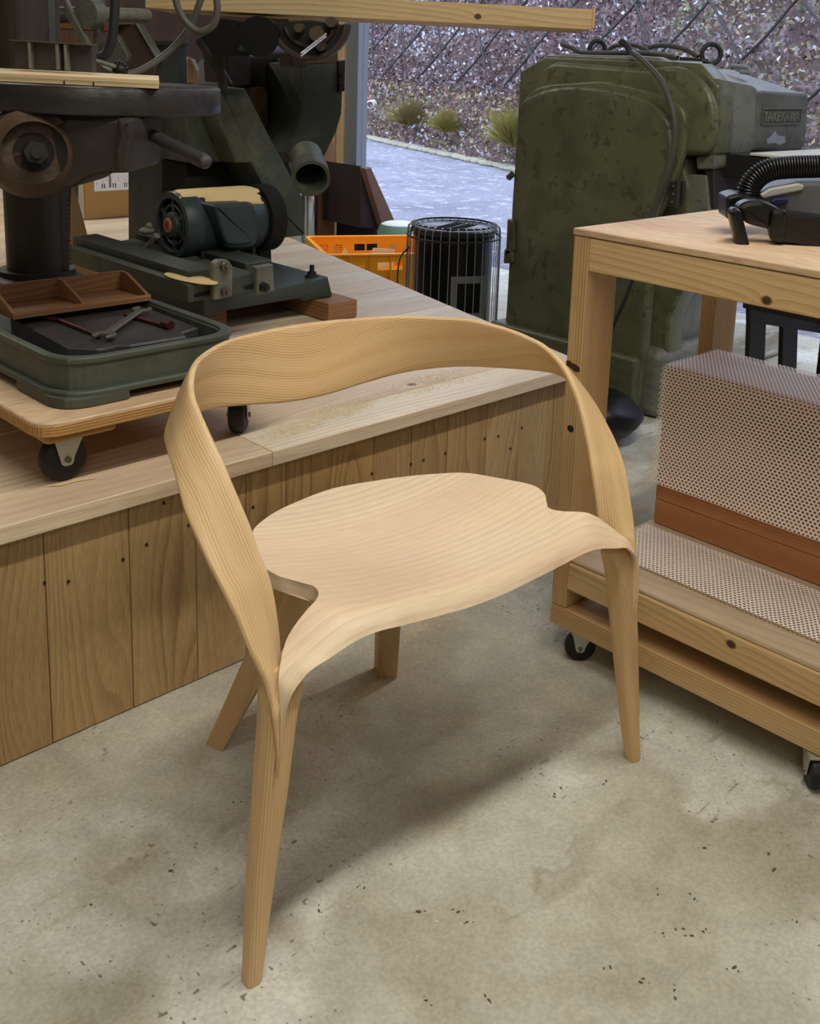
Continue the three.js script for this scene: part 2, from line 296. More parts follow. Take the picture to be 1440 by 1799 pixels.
// timber platform
{
  const plat = struct('platform', null, null);
  const r = rng(5), mats = [];
  for (const [n, s, w] of [['deckA', 1, 1], ['deckB', 0.97, 1.02], ['deckA', 0.93, 1.02], ['deckB', 1.03, 0.99]]) mats.push(tone(M[n], s, w));
  const edgeX = (z) => 1.99 + (-1.497 - z) * 0.262;                            // the platform's right edge runs slightly askew
  const plank = (x0, x1, z0, z1, m, cutR) => {
    const g = 0.0007, pts = cutR ? [[x0 + g, z1 - g], [edgeX(z1), z1 - g], [edgeX(z0), z0 + g], [x0 + g, z0 + g]] : [[x0 + g, z1 - g], [x1 - g, z1 - g], [x1 - g, z0 + g], [x0 + g, z0 + g]];
    part('plank', grain(extY(pts.reverse(), DECK - 0.03, DECK - r() * 0.0012, 0.0016), 'x', [r() * 2, r()]), m, plat);
  };
  let z = -1.497, k = 0;
  const widths = [0.113];
  while (z > -3.4) {
    const w = widths.shift() ?? 0.135;
    const joint = k === 0 ? 1.07 : [1.62, 0.55, 1.2, 0.2, 1.75][k % 5];
    plank(-1.2, joint, z - w, z, mats[(k * 3 + 1) % 4]); plank(joint, 0, z - w, z, mats[(k * 5) % 4], true);
    z -= w; k++;
  }
  while (z > -5.4) {                                                            // behind the yard corner the deck is narrower
    plank(-1.2, 0.9, z - 0.135, z, mats[k % 4]); plank(0.9, 2.46, z - 0.135, z, mats[(k + 2) % 4]); z -= 0.135; k++;
  }
  // front boards, tongue and groove, set back under the nosing
  const fm = [tone(M.frontA, 1.0), tone(M.frontB, 0.84, 1.05), tone(M.frontB, 1.08, 0.98), tone(M.frontA, 0.86, 1.05), tone(M.frontB, 0.94, 1.03)];
  const seams = [-0.9, -0.76, -0.62, -0.48, -0.34, -0.2, -0.06, 0.08, 0.22, 0.36, 0.5, 0.66, 0.802, 0.927, 1.03, 1.118, 1.176, 1.333, 1.436, 1.542, 1.666, 1.779, 1.88, 1.99];
  for (let i = 0; i + 1 < seams.length; i++) part('front_board', grain(boxg(seams[i] + 0.0006, seams[i + 1] - 0.0006, 0.002, DECK - 0.03, -1.545, -1.521 - r() * 0.0012, 0.0014), 'y', [r() * 0.9, r()]), fm[(i * 2 + (i % 3)) % 5], plat);
  // nail and screw holes
  const holes = []; for (const [x, y] of [[0.658, 0.286], [0.696, 0.275], [0.789, 0.282], [0.832, 0.295], [0.866, 0.36], [0.912, 0.306], [1.044, 0.301], [1.328, 0.292], [1.436, 0.285], [1.472, 0.285], [1.536, 0.284], [1.66, 0.288], [1.705, 0.284], [1.786, 0.285], [1.749, 0.243]]) {
    const g = new THREE.CylinderGeometry(0.0027, 0.0024, 0.0012, 10); g.rotateX(Math.PI / 2); g.scale(1, 1.25, 1); g.translate(x, y, -1.5205); holes.push(g);
  }
  part('screw_hole', join(holes), std(0x2a1c10, 0.9), plat).userData.kind = 'stuff';
  part('joist', boxg(-1.2, 1.98, 0.001, DECK - 0.031, -1.6, -1.56, 0.002), M.brownwood, plat);
}
// yard and hillside
{
  const asp = texture(1024, 1024, 3, 3, (u, v, o) => {
    const a = fbm(u, v, 4, 4, 2), e = pn(u * 300, v * 300, 300, 300, 1), c = fbm(u, v, 40, 3, 5);
    mix3(o, rgb(132, 132, 143), rgb(111, 111, 123), sstep(0.35, 0.7, a)); mix3(o, [...o], rgb(196, 198, 208), 0.5 * sstep(0.62, 0.75, c));
    const m = 0.86 + 0.28 * e; for (let i = 0; i < 3; i++) o[i] *= m; o[3] = e;
  }, true);
  M.asphalt = std(0xffffff, 0.9, { map: asp.map, bumpMap: asp.bump, bumpScale: 0.006 });
  struct('road', grain(boxg(4.3, 14, -0.25, -0.02, -30, 20, 0.001), 'z'), M.asphalt);
  // kerb: a row of low stones along the foot of the slope, snowy grass over it
  const kerbX = (z) => 10.02 + (z + 11.88) * -0.332;
  const r = rng(77);
  const foot = [-24, 6];
  // slope as a rough skin
  const nu = 150, nv = 60, pos = [], uv = [], idx = [];
  const SL = Math.tan(58 * Math.PI / 180);
  for (let j = 0; j <= nv; j++) for (let i = 0; i <= nu; i++) {
    const z = foot[0] + (foot[1] - foot[0]) * i / nu, t = j / nv * 5.6, bump = 0.35 * (fbm(i / nu, j / nv, 12, 4, 3) - 0.5);
    pos.push(kerbX(z) + 0.25 + t * 0.53 + bump, -0.02 + t * 0.85 + bump * 0.3, z); uv.push(z, t);
  }
  for (let j = 0; j < nv; j++) for (let i = 0; i < nu; i++) { const a = j * (nu + 1) + i; idx.push(a, a + nu + 1, a + 1, a + 1, a + nu + 1, a + nu + 2); }
  const g = new THREE.BufferGeometry(); g.setAttribute('position', new THREE.Float32BufferAttribute(pos, 3)); g.setAttribute('uv', new THREE.Float32BufferAttribute(uv, 2)); g.setIndex(idx); g.computeVertexNormals();
  const soil = texture(512, 512, 3, 3, (u, v, o) => { const a = fbm(u, v, 6, 5, 4), e = pn(u * 120, v * 120, 120, 120, 2); mix3(o, rgb(108, 88, 84), rgb(74, 60, 58), a); mix3(o, [...o], rgb(160, 154, 162), 0.5 * sstep(0.55, 0.75, fbm(u, v, 14, 3, 7))); for (let i = 0; i < 3; i++) o[i] *= 0.8 + 0.4 * e; }, false);
  struct('hillside', g, std(0xffffff, 0.95, { map: soil.map, side: THREE.DoubleSide }));
  // dead leaves and stones over the slope
  const leaf = new THREE.BufferGeometry(); leaf.setAttribute('position', new THREE.Float32BufferAttribute([-1, 0, 0, 0, 0.25, 0.6, 0, 0.25, -0.6, 1, 0, 0], 3)); leaf.setIndex([0, 1, 2, 1, 3, 2]); leaf.computeVertexNormals();
  const N = 120000, lm = new THREE.MeshStandardMaterial({ color: 0xffffff, roughness: 0.85, side: THREE.DoubleSide }), litter = new THREE.InstancedMesh(leaf, lm, N);
  const m4 = new THREE.Matrix4(), q = new THREE.Quaternion(), c = new THREE.Color();
  for (let i = 0; i < N; i++) {
    const z = -20 + 19.5 * r(), t = 5.2 * Math.pow(r(), 0.9), s = 0.014 + 0.026 * r(), hi = fbm((z + 20) / 30, t / 8, 9, 3, 6), pale = fbm((z + 20) / 30, t / 8, 22, 2, 9);
    q.setFromEuler(new THREE.Euler(r() * 6.3, r() * 6.3, r() * 6.3));
    m4.compose(V3(kerbX(z) + 0.25 + t * 0.53 - 0.05 + 0.3 * (r() - 0.6), -0.02 + t * 0.85 + 0.05, z), q, V3(s, s, s)); litter.setMatrixAt(i, m4);
    const w = r();
    if (w < (0.15 + 0.5 * sstep(0.55, 0.75, pale)) * (0.35 + 0.65 * sstep(0.6, 1.6, t))) { const g0 = 0.34 + 0.32 * r(); c.setRGB(g0, g0, g0 * 1.1); }
    else if (t < 0.9 && w < 0.75) c.setRGB(0.22 + 0.14 * r(), 0.18 + 0.1 * r(), 0.1 + 0.06 * r());
    else if (hi > 0.6 && z > -6.2) c.setRGB(0.22 + 0.12 * r(), 0.2 + 0.09 * r(), 0.13 + 0.08 * r());
    else { const g0 = r(); c.setRGB(0.12 + 0.13 * g0, 0.083 + 0.085 * g0, 0.08 + 0.08 * g0); }
    litter.setColorAt(i, c);
  }
  litter.name = 'leaf_litter'; scene.add(litter);
  tag(litter, 'dead brown and pale leaves covering the steep bank across the road', 'leaves', null, 'stuff');
  // net of thin dark cables pinned over the bank in diamonds
  const net = thing('cable_net', 'dark cable net laid in diamonds over the leafy bank', 'net', [0, 0, 0]);
  const on = (z, t) => V3(kerbX(z) + 0.25 + t * 0.53 - 0.22, -0.02 + t * 0.85 + 0.12, z);
  for (const dir of [1, -1]) for (let k = 0; k < 15; k++) {
    const z0 = -16 + k * 1.15, pts = []; for (let j = 0; j <= 14; j++) { const t = 0.9 + j * 0.34; pts.push(on(z0 + (dir > 0 ? 0.62 : -1.15) * (t - 2) + 0.03 * Math.sin(j * 2.1 + k), t)); }
    part('cable', tube(pts, 0.014, 28, 5), std(0x2a2624, 0.8), net);
  }
  // snowy verge
  const vg = [], vr = rng(9);
  for (let i = 0; i < 700; i++) { const z = -14 + i * 0.017, s = 0.025 + 0.045 * vr(); const b = new THREE.IcosahedronGeometry(s, 1); b.scale(1, 0.55, 1.3); b.translate(kerbX(z) - 0.02 + 0.14 * vr(), 0.0, z + 0.05 * vr()); vg.push(b); }
  const verge = solo('verge', join(vg), std(0x94927e, 0.95), 'low pale strip of frosted grass between the road and the bank', 'verge', null, 'stuff');
  // yellow green tussocks at the foot of the bank
  const tus = (z, t, s, col, label) => {
    const G = [], rr = rng(Math.round(z * 100) + 900);
    for (let i = 0; i < 520; i++) { const a = rr() * 6.283, e = 0.25 + 1.2 * rr(), L = s * (0.5 + 0.6 * rr()); const d = V3(Math.cos(a) * Math.cos(e), Math.sin(e), Math.sin(a) * Math.cos(e)).multiplyScalar(L); const c1 = new THREE.ConeGeometry(s * 0.035, L, 3, 1); c1.applyQuaternion(new THREE.Quaternion().setFromUnitVectors(V3(0, 1, 0), d.clone().normalize())); c1.translate(d.x / 2, d.y / 2, d.z / 2); G.push(c1); }
    const g2 = join(G), p = on(z, t); g2.translate(p.x - 0.05, p.y - 0.1, p.z);
    solo('grass_tussock', g2, std(col, 0.9), label, 'grass');
  };
  tus(-7.85, 0.28, 0.5, 0x8a8340, 'round yellow green tussock at the foot of the bank, beside the green machine');
  tus(-9.5, 0.3, 0.34, 0x8f8546, 'small yellowish tussock low on the bank, above the middle of the verge');
  tus(-10.6, 0.3, 0.4, 0x847742, 'dull brownish tussock low on the bank, between the pipe and the small tussock');
  // drain pipe in the bank
  const pipe = thing('drain_pipe', 'short white drain pipe sticking out of the bank near the post', 'pipe', [10.05, 0.465, -11.734], 0.73);
  pipe.scale.setScalar(0.62);
  const ring = new THREE.LatheGeometry([[0.075, 0], [0.1, 0], [0.1, 0.5], [0.075, 0.5], [0.075, 0]].map((p) => new THREE.Vector2(...p)), 28); ring.rotateZ(-Math.PI / 2);
  part('pipe_wall', ring, std(0xd8d6d0, 0.6), pipe);
}

// ------------------------------------------------------------------ the chair
{
  const ch = thing('armchair', 'low sculpted light wood armchair with one twisting hoop for arms and back', 'chair', [0.976, 0, -0.884], -6 * Math.PI / 180);
  const mir = (half) => [...half.slice(1).reverse().map((p) => [-p[0], p[1], p[2]]), ...half];
  // hoop: its upper (T) and lower (B) edges from the middle of the back to the right front leg
  const T = [[0, .682, -.469], [.045, .682, -.466], [.094, .6825, -.455], [.157, .685, -.428], [.209, .685, -.388], [.246, .686, -.345], [.268, .682, -.312], [.288, .675, -.272], [.297, .669, -.248], [.303, .662, -.222], [.307, .645, -.189], [.307, .63, -.169], [.305, .612, -.151], [.303, .591, -.134], [.295, .544, -.104], [.291, .514, -.089], [.287, .496, -.079], [.284, .461, -.066], [.284, .423, -.056], [.286, .396, -.049], [.293, .384, -.035], [.303, .371, -.017], [.3138, .354, .002], [.315, .333, .0044], [.316, .302, .0056], [.317, .272, .0042]];
  const B = [[0, .561, -.455], [.05, .564, -.453], [.11, .573, -.447], [.18, .585, -.428], [.24, .593, -.393], [.277, .597, -.36], [.2985, .6, -.326], [.316, .604, -.29], [.3315, .608, -.25], [.3415, .6085, -.222], [.3485, .602, -.195], [.354, .587, -.17], [.358, .566, -.145], [.3575, .549, -.126], [.355, .522, -.096], [.351, .502, -.077], [.346, .481, -.061], [.341, .463, -.05], [.333, .425, -.029], [.3275, .407, -.019], [.3245, .396, -.013], [.3225, .382, -.0085], [.3215, .359, -.003], [.3198, .336, .0012], [.3187, .304, .0048], [.3185, .273, .0042]];
  const tc = new THREE.CatmullRomCurve3(mir(T).map(vec), false, 'centripetal'), bc = new THREE.CatmullRomCurve3(mir(B).map(vec), false, 'centripetal');
  const NS = 230, NW = 11, rings = [];
  // both edges are sampled at the same stations
  const stations = mir(T).length - 1, at = (c, s) => c.getPoint(s);
  for (let i = 0; i <= NS; i++) {
    const s = i / NS, t = at(tc, s), b = at(bc, s), e = 1e-3;
    const c0 = at(tc, Math.max(0, s - e)).add(at(bc, Math.max(0, s - e))), c1 = at(tc, Math.min(1, s + e)).add(at(bc, Math.min(1, s + e)));
    const tan = c1.sub(c0).normalize(), wd = b.clone().sub(t), wl = wd.length(), n = tan.clone().cross(wd).normalize();
    const end = Math.min(s, 1 - s) / 0.12, th = 0.0068 * Math.min(1, 0.5 + 0.5 * end), ring = [];
    const half = (x) => th * (0.5 + 0.5 * Math.pow(Math.max(0, 1 - (2 * x - 1) ** 2), 0.5));
    for (let k = 0; k <= NW; k++) { const x = k / NW, ex = 0.5 - 0.5 * Math.cos(Math.PI * x); ring.push(t.clone().addScaledVector(wd, ex).addScaledVector(n, half(ex))); }
    ring.push(b.clone().addScaledVector(wd, 0.002 / Math.max(wl, 0.004)));
    for (let k = NW; k >= 0; k--) { const x = k / NW, ex = 0.5 - 0.5 * Math.cos(Math.PI * x); ring.push(t.clone().addScaledVector(wd, ex).addScaledVector(n, -half(ex))); }
    ring.push(t.clone().addScaledVector(wd, -0.002 / Math.max(wl, 0.004)));
    rings.push(ring);
  }
  const hoop = loft(rings.map((r) => r));
  part('arm_hoop', hoop, M.ribbon, ch);

  // seat: front edge F, end of the rolled front G and rear edge R, from the left front leg to the middle
  const F = [[-.3163, .272, .0042], [-.3142, .302, .0068], [-.3118, .338, .0095], [-.3078, .366, .0112], [-.301, .381, .012], [-.29, .392, .012], [-.28, .4, .012], [-.266, .4045, .012], [-.254, .407, .012], [-.24, .411, .012], [-.225, .415, .012], [-.21, .418, .012], [-.193, .419, .012], [-.172, .418, .012], [-.157, .416, .012], [-.143, .414, .012], [-.13, .413, .012], [-.124, .412, .012], [-.118, .4115, .012], [-.105, .41, .012], [-.09, .4085, .012], [-.078, .4075, .012], [-.062, .406, .012], [-.04, .404, .012], [0, .403, .012]];
  const R = [[-.3165, .27, .004], [-.3155, .3, .0058], [-.3142, .338, .004], [-.3125, .37, .0005], [-.31, .39, -.006], [-.304, .4, -.014], [-.298, .406, -.021], [-.29, .414, -.029], [-.282, .422, -.035], [-.271, .431, -.039], [-.259, .439, -.042], [-.247, .445, -.045], [-.232, .449, -.052], [-.217, .449, -.069], [-.211, .448, -.09], [-.2175, .446, -.109], [-.2345, .446, -.126], [-.2395, .447, -.139], [-.242, .448, -.162], [-.222, .447, -.22], [-.194, .441, -.281], [-.161, .438, -.314], [-.122, .435, -.34], [-.07, .432, -.361], [0, .43, -.375]];
  const NU = 24 * 8, NF = 6, NR = 14;
  const full = (half) => [...half, ...half.slice(0, -1).reverse().map((p) => [-p[0], p[1], p[2]])];
  const fc = new THREE.CatmullRomCurve3(full(F).map(vec), false, 'centripetal'), rc = new THREE.CatmullRomCurve3(full(R).map(vec), false, 'centripetal');
  const top = [], surf = (x, z) => .424 + .006 * (-z / .375) + .0205 * (x / .22) ** 2 - .009 * Math.max(0, 1 - (x / .2) ** 2) * Math.sin(Math.PI * Math.min(1, Math.max(0, -z / .375))) ** 1.2;
  const cols = 2 * 24 * 5;
  for (let i = 0; i <= cols; i++) {
    const s = i / cols, f = fc.getPoint(s), r = rc.getPoint(s), k = (s < 0.5 ? s : 1 - s) * 48, w = sstep(5, 16, k);
    const d = r.clone().sub(f), L = d.length(), dir = V3(d.x, 0, d.z).normalize();
    const gA = f.clone().addScaledVector(d, 0.3), gB = f.clone().addScaledVector(dir, 0.021).add(V3(0, 0.02, 0));
    const g = gA.lerp(gB, w);
    const out = V3(0, 0.002, 0.003).multiplyScalar(0.3 + w), ctl = f.clone().add(g).multiplyScalar(0.5).add(out), col = [];
    const dish = 0.013 * sstep(9, 20, k), key = [f.clone(), ctl.clone().multiplyScalar(0.5).addScaledVector(f, 0.25).addScaledVector(g, 0.25), g.clone()];
    for (const t of [0.2, 0.42, 0.65, 0.85, 1]) { const p = g.clone().lerp(r, t), lw = sstep(10, 16, k) * Math.min(1, t * 4); p.y += (surf(p.x, p.z) - p.y) * lw; key.push(p); }
    col.end = key[key.length - 1]; r.copy(col.end);
    const sp = new THREE.CatmullRomCurve3(key, false, 'centripetal');
    for (let q = 0; q <= NF; q++) col.push(sp.getPoint(q / NF * 2 / 7));
    for (let q = 1; q <= NR; q++) col.push(sp.getPoint((2 + 5 * q / NR) / 7));
    top.push(col);
  }
  const rows = NF + NR + 1, pos = [], uv = [], idx = [];
  const push = (p, u, v) => { pos.push(p.x, p.y, p.z); uv.push(u, v); return pos.length / 3 - 1; };
  const uOf = (i) => { const k = (i / cols < 0.5 ? i / cols : 1 - i / cols) * 48; return 0; };
  // grain runs from side to side and on down into the legs
  const mid = top.map((c) => c[Math.floor(NF + 2)]), run = [0]; for (let i = 1; i < mid.length; i++) run.push(run[i - 1] + mid[i].distanceTo(mid[i - 1]));
  const half = run[cols / 2], strapEnd = 12 * 5;
  const gu = (i, p) => { const a = Math.abs(p.x), s = Math.sign(p.x) || 1; return s * (a + Math.max(0, 0.42 - p.y) * 1.0 * (a > 0.2 ? 1 : 0)) + 0.55; };
  const T0 = top.map((c, i) => c.map((p) => push(p, gu(i, p), 0.03 - p.z + Math.max(0, 0.03 * (1 - (p.y - 0.4) / 0.02)) * 0)));
  for (let i = 0; i < cols; i++) for (let q = 0; q + 1 < rows; q++) { const a = T0[i][q], b = T0[i + 1][q], c = T0[i][q + 1], d = T0[i + 1][q + 1]; idx.push(a, b, c, b, d, c); }
  // underside and rim
  const low = top.map((c, i) => {
    const s = i / cols, k = (s < 0.5 ? s : 1 - s) * 48, w = sstep(4, 13, k), f = c[0], r = c[rows - 1], sd = s < 0.5 ? 1 : -1;
    const inward = V3(0.006 * sd, -0.002, -0.004).lerp(V3(0, -0.021, 0), w);
    const fu = f.clone().add(V3(0.003 * sd, 0, -0.003).lerp(V3(0, 0.0, -0.006), w)), ru = r.clone().add(inward);
    const o = []; for (let q = 0; q <= 8; q++) { const p = fu.clone().lerp(ru, q / 8); p.y -= 0.006 * w * Math.sin(Math.PI * q / 8); o.push(p); } return o;
  });
  const L0 = low.map((c, i) => c.map((p) => push(p, gu(i, p), 0.03 - p.z)));
  for (let i = 0; i < cols; i++) for (let q = 0; q < 8; q++) { const a = L0[i][q], b = L0[i + 1][q], c = L0[i][q + 1], d = L0[i + 1][q + 1]; idx.push(a, c, b, b, c, d); }
  const E1 = top.map((c, i) => [push(c[rows - 1], gu(i, c[rows - 1]), 0), push(low[i][8], gu(i, c[rows - 1]), 0.02)]), E0 = top.map((c, i) => [push(c[0], gu(i, c[0]), 0), push(low[i][0], gu(i, c[0]), 0.006)]);
  for (let i = 0; i < cols; i++) { idx.push(E1[i][0], E1[i + 1][0], E1[i][1], E1[i + 1][0], E1[i + 1][1], E1[i][1]); idx.push(E0[i][0], E0[i][1], E0[i + 1][0], E0[i + 1][0], E0[i][1], E0[i + 1][1]); }
  const sg = new THREE.BufferGeometry(); sg.setAttribute('position', new THREE.Float32BufferAttribute(pos, 3)); sg.setAttribute('uv', new THREE.Float32BufferAttribute(uv, 2)); sg.setIndex(idx); sg.computeVertexNormals();
  part('seat', sg, M.seat, ch);

  // front legs: rounded square section, flaring inward under the seat
  const legSt = [[0, .3495, 0, .0098, .0105], [.003, .349, 0, .0104, .0112], [.054, .342, -.004, .0125, .0135], [.12, .334, -.008, .0148, .016], [.178, .326, -.011, .0166, .018], [.235, .318, -.013, .0182, .0198], [.286, .311, -.016, .0192, .0212], [.324, .306, -.018, .0198, .0222], [.352, .302, -.0195, .0215, .023], [.368, .299, -.021, .024, .0225], [.381, .2965, -.0245, .024, .0175], [.388, .302, -.027, .0185, .0135], [.396, .312, -.028, .011, .011]];
  for (const sd of [-1, 1]) {
    const path = legSt.map((q) => q), rr = [];
    const spl = new THREE.CatmullRomCurve3(path.map((q) => V3(q[1], q[0], q[2]))), spw = new THREE.CatmullRomCurve3(path.map((q) => V3(q[3], q[4], 0)));
    for (let i = 0; i <= 60; i++) {
      const c = spl.getPoint(i / 60), w = spw.getPoint(i / 60), ring = [];
      for (let k = 0; k < 96; k++) { const a = k / 96 * Math.PI * 2, ca = Math.cos(a), sa = Math.sin(a), n = 2 / 3.4, cut = 1 - 0.05 * sstep(0.16, 0.34, c.y) * Math.exp(-(((a - 0.8) / 0.45) ** 2)) - 0.16 * sstep(0.2, 0.29, c.y) * Math.exp(-(((a - 1.33) / 0.055) ** 2)); ring.push(V3(sd * (c.x + cut * w.x * Math.sign(ca) * Math.abs(ca) ** n), c.y, c.z + cut * w.y * Math.sign(sa) * Math.abs(sa) ** n)); }
      if (sd < 0) ring.reverse();
      rr.push(ring.reverse());
    }
    part('leg', loft(rr), tone(M.ribbon, 0.97, 1.02), ch);
  }
  // rear legs: square tapered posts splaying back
  const foot = [[-.175, -.418], [-.188, -.453], [-.161, -.477], [-.148, -.442]];
  for (const sd of [-1, 1]) {
    const rr = [];
    for (let i = 0; i <= 12; i++) {
      const t = i / 12, y = t * 0.402, cx = -.168 + .26 * y, cz = -.4475 + .38 * y, sc = 0.97 + 2.9 * y, ring = [];
      const cor = foot.map(([x, z]) => { const a = x + .168, b = z + .4475, l = (a * .89 + b * .456) * sc, m = (-a * .456 + b * .89) * (0.97 + 0.5 * y); return [cx + l * .89 - m * .456, cz + l * .456 + m * .89]; });
      for (const p of rounded(cor, 0.004, 2)) ring.push(V3(sd * -p[0], y, p[1]));
      if (sd < 0) ring.reverse();
      rr.push(ring);
    }
    part('leg', crease(loft(rr), 40), tone(M.ribbon, 0.78, 1.06), ch);
  }
}

// ------------------------------------------------------------------ rolling work table and what is on it
function caster(parent, x, y, z, R, w, turn, plateY, wheelMat = M.rubber, name = 'caster') {
  // swivel caster: wheel, fork, axle bolt, top plate; origin at the wheel's contact
  const g = new THREE.Group(); g.name = name; g.position.set(x, y, z); g.rotation.y = turn; parent.add(g);
  const prof = [[0, -w / 2], [R * 0.82, -w / 2], [R * 0.94, -w * 0.4], [R, -w * 0.18], [R, w * 0.18], [R * 0.94, w * 0.4], [R * 0.82, w / 2], [0, w / 2]];
  const wg = new THREE.LatheGeometry(prof.map((p) => new THREE.Vector2(...p)), 40); wg.rotateX(Math.PI / 2); wg.translate(0, R, 0);
  part('wheel', crease(wg, 30), wheelMat, g);
  const H = plateY - y, fork = [];
  for (const s of [-1, 1]) {
    const pts = rounded([[-R * 0.24, R * 0.72], [R * 0.24, R * 0.72], [R * 0.3, R * 1.05], [R * 0.75, H - 0.004], [-R * 0.55, H - 0.004]], [R * 0.2, R * 0.2, R * 0.1, 0, 0], 4);
    const f = extZ(pts, -0.0012, 0.0012, 0.0006); f.translate(0, 0, s * (w / 2 + 0.003)); fork.push(f);
  }
  fork.push(boxg(-R * 0.62, R * 0.8, H - 0.006, H - 0.001, -w / 2 - 0.004, w / 2 + 0.004, 0.001));
  part('fork', join(fork), M.zinc, g);
  const ax = new THREE.CylinderGeometry(R * 0.15, R * 0.15, w + 0.014, 6); ax.rotateX(Math.PI / 2); ax.translate(0, R, 0); part('axle_bolt', ax, M.bolt, g);
  return g;
}
{
  const t = thing('work_table', 'rolling pine work table with plywood top, open lower shelf and small casters', 'table', [1.47, 0, -1.154]);
  // local: x away from the front, z along the front to the right
  const D = 0.54, L = 1.02, S = 0.035;
  const b = (n, m, ax, ...e) => part(n, grain(boxg(...e, 0.0025), ax, [e[0] * 3.1 + e[4], e[2] * 2.3]), m, t);
  b('tabletop', M.ply, 'z', -0.002, D + 0.002, 0.8205, 0.833, -0.002, L + 0.002);
  for (const [x0, z0] of [[0, 0], [0, L - S], [D - 0.09, 0], [D - 0.09, L - S]]) b('post', M.pineLines, 'y', x0, x0 + 0.09, 0.1055, 0.82, z0, z0 + S);
  b('apron', M.pine, 'z', 0, S, 0.76, 0.8195, S, L - S); b('apron', M.pine, 'z', D - S, D, 0.76, 0.8195, S, L - S);
  b('apron', M.pine, 'x', 0.0905, D - 0.0905, 0.76, 0.8195, 0, S); b('apron', M.pine, 'x', 0.0905, D - 0.0905, 0.76, 0.8195, L - S, L);
  b('shelf_rail', M.pine, 'z', 0, S, 0.146, 0.199, S, L - S); b('shelf_rail', M.pine, 'z', D - S, D, 0.146, 0.199, S, L - S);
  b('shelf_board', tone(M.deckB, 0.9), 'z', 0.006, D - 0.006, 0.1995, 0.209, S + 0.001, L - S - 0.001);
  b('bottom_rail', M.pineLines, 'z', 0, 0.09, 0.063, 0.105, 0, L); b('bottom_rail', M.pineLines, 'z', D - 0.09, D, 0.063, 0.105, 0, L);
  b('bottom_rail', M.pine, 'x', 0.0905, D - 0.0905, 0.063, 0.105, 0, 0.09); b('bottom_rail', M.pine, 'x', 0.0905, D - 0.0905, 0.063, 0.105, L - 0.09, L);
  caster(t, 0.024, 0, 0.058, 0.03, 0.02, -0.83, 0.063); caster(t, 0.012, 0, 0.547, 0.0285, 0.024, 0.74, 0.063);
  caster(t, D - 0.05, 0, 0.06, 0.025, 0.02, 0.4, 0.063); caster(t, D - 0.05, 0, L - 0.06, 0.025, 0.02, 1.2, 0.063);
  // chewed notch in the front left post
  part('gouge', join([extX([[0.0004, 0.588], [0.009, 0.5895], [0.014, 0.586], [0.023, 0.5855], [0.032, 0.581], [0.0325, 0.574], [0.022, 0.5715], [0.012, 0.576], [0.0004, 0.579]], -0.0007, 0.0006, 0.0003), extZ([[0.0004, 0.586], [0.008, 0.585], [0.008, 0.579], [0.0004, 0.579]], -0.0006, 0.0004, 0.0002)]), std(0x3c2212, 0.9), t);
  const kn = new THREE.SphereGeometry(1, 14, 8); kn.scale(0.0012, 0.007, 0.008); kn.translate(0.0002, 0.462, 0.02); part('knot', kn, std(0x1f120a, 0.8), t);
}
// red cedar chest on the shelf
const CHX = 1.728;
{
  const c = thing('cedar_chest', 'reddish cedar chest on the lower shelf, half hidden by a draped mesh mat', 'chest', [0, 0, 0]);
  part('lower_board', grain(boxg(CHX, CHX + 0.2, 0.2105, 0.262, -1.105, -0.3, 0.002), 'z', [0.2, 0]), M.redwood, c);
  part('upper_board', grain(boxg(CHX, CHX + 0.2, 0.2625, 0.34, -1.105, -0.3, 0.002), 'z', [0.5, 0.3]), tone(M.redwood, 1.03), c);
  part('top_board', grain(boxg(CHX, CHX + 0.2, 0.3405, 0.535, -1.105, -0.3, 0.002), 'z', [0.1, 0.1]), tone(M.redwood, 0.95), c);
}
// non-slip mesh: strands between rows of round holes, laid over a surface path
function meshMat(path, z0, z1, pitch, th, fn, name, label, group, mat) {
  // path: list of [x, y]; cells run along z and along the path, alternate rows shifted
  const cv = new THREE.CatmullRomCurve3(path.map((p) => V3(p[0], p[1], 0)), false, 'centripetal', 0.5), len = cv.getLength(), rows = Math.round(len / (pitch * 0.75)), nz = Math.round((z1 - z0) / pitch);
  const pos = [], idx = [], ptAt = (v, z) => { const p = cv.getPointAt(Math.min(1, Math.max(0, v))), t = cv.getTangentAt(Math.min(1, Math.max(0, v))); const d = fn ? fn(v, z) : 0; return V3(p.x - t.y * d, p.y + t.x * d, z); };
  const K = 6;
  for (let i = 0; i < rows; i++) for (let j = 0; j < nz; j++) {
    const vc = (i + 0.5) / rows, zc = z0 + (j + 0.5 + (i % 2 ? 0.5 : 0)) * pitch;
    const base = pos.length / 3, hv = 0.5 / rows, hz = pitch / 2;
    for (const [ro, ri] of [[1.0, 0.6]]) for (let k = 0; k < K; k++) {
      const a = (k + 0.5) / K * Math.PI * 2, ca = Math.cos(a), sa = Math.sin(a);
      // hexagon cell outside (touching its neighbours), smaller hole inside
      const o = ptAt(vc + sa * hv * 1.333, zc + ca * hz * 1.1547), n = ptAt(vc + sa * hv * 1.333 * ri, zc + ca * hz * 1.1547 * ri);
      pos.push(o.x, o.y, o.z, n.x, n.y, n.z);
    }
    for (let k = 0; k < K; k++) { const a = base + 2 * k, b = base + 2 * ((k + 1) % K); idx.push(a, a + 1, b, b, a + 1, b + 1); }
  }
  const g = new THREE.BufferGeometry(); g.setAttribute('position', new THREE.Float32BufferAttribute(pos, 3)); g.setIndex(idx); g.computeVertexNormals();
  return solo(name, g, mat, label, 'mat', group);
}
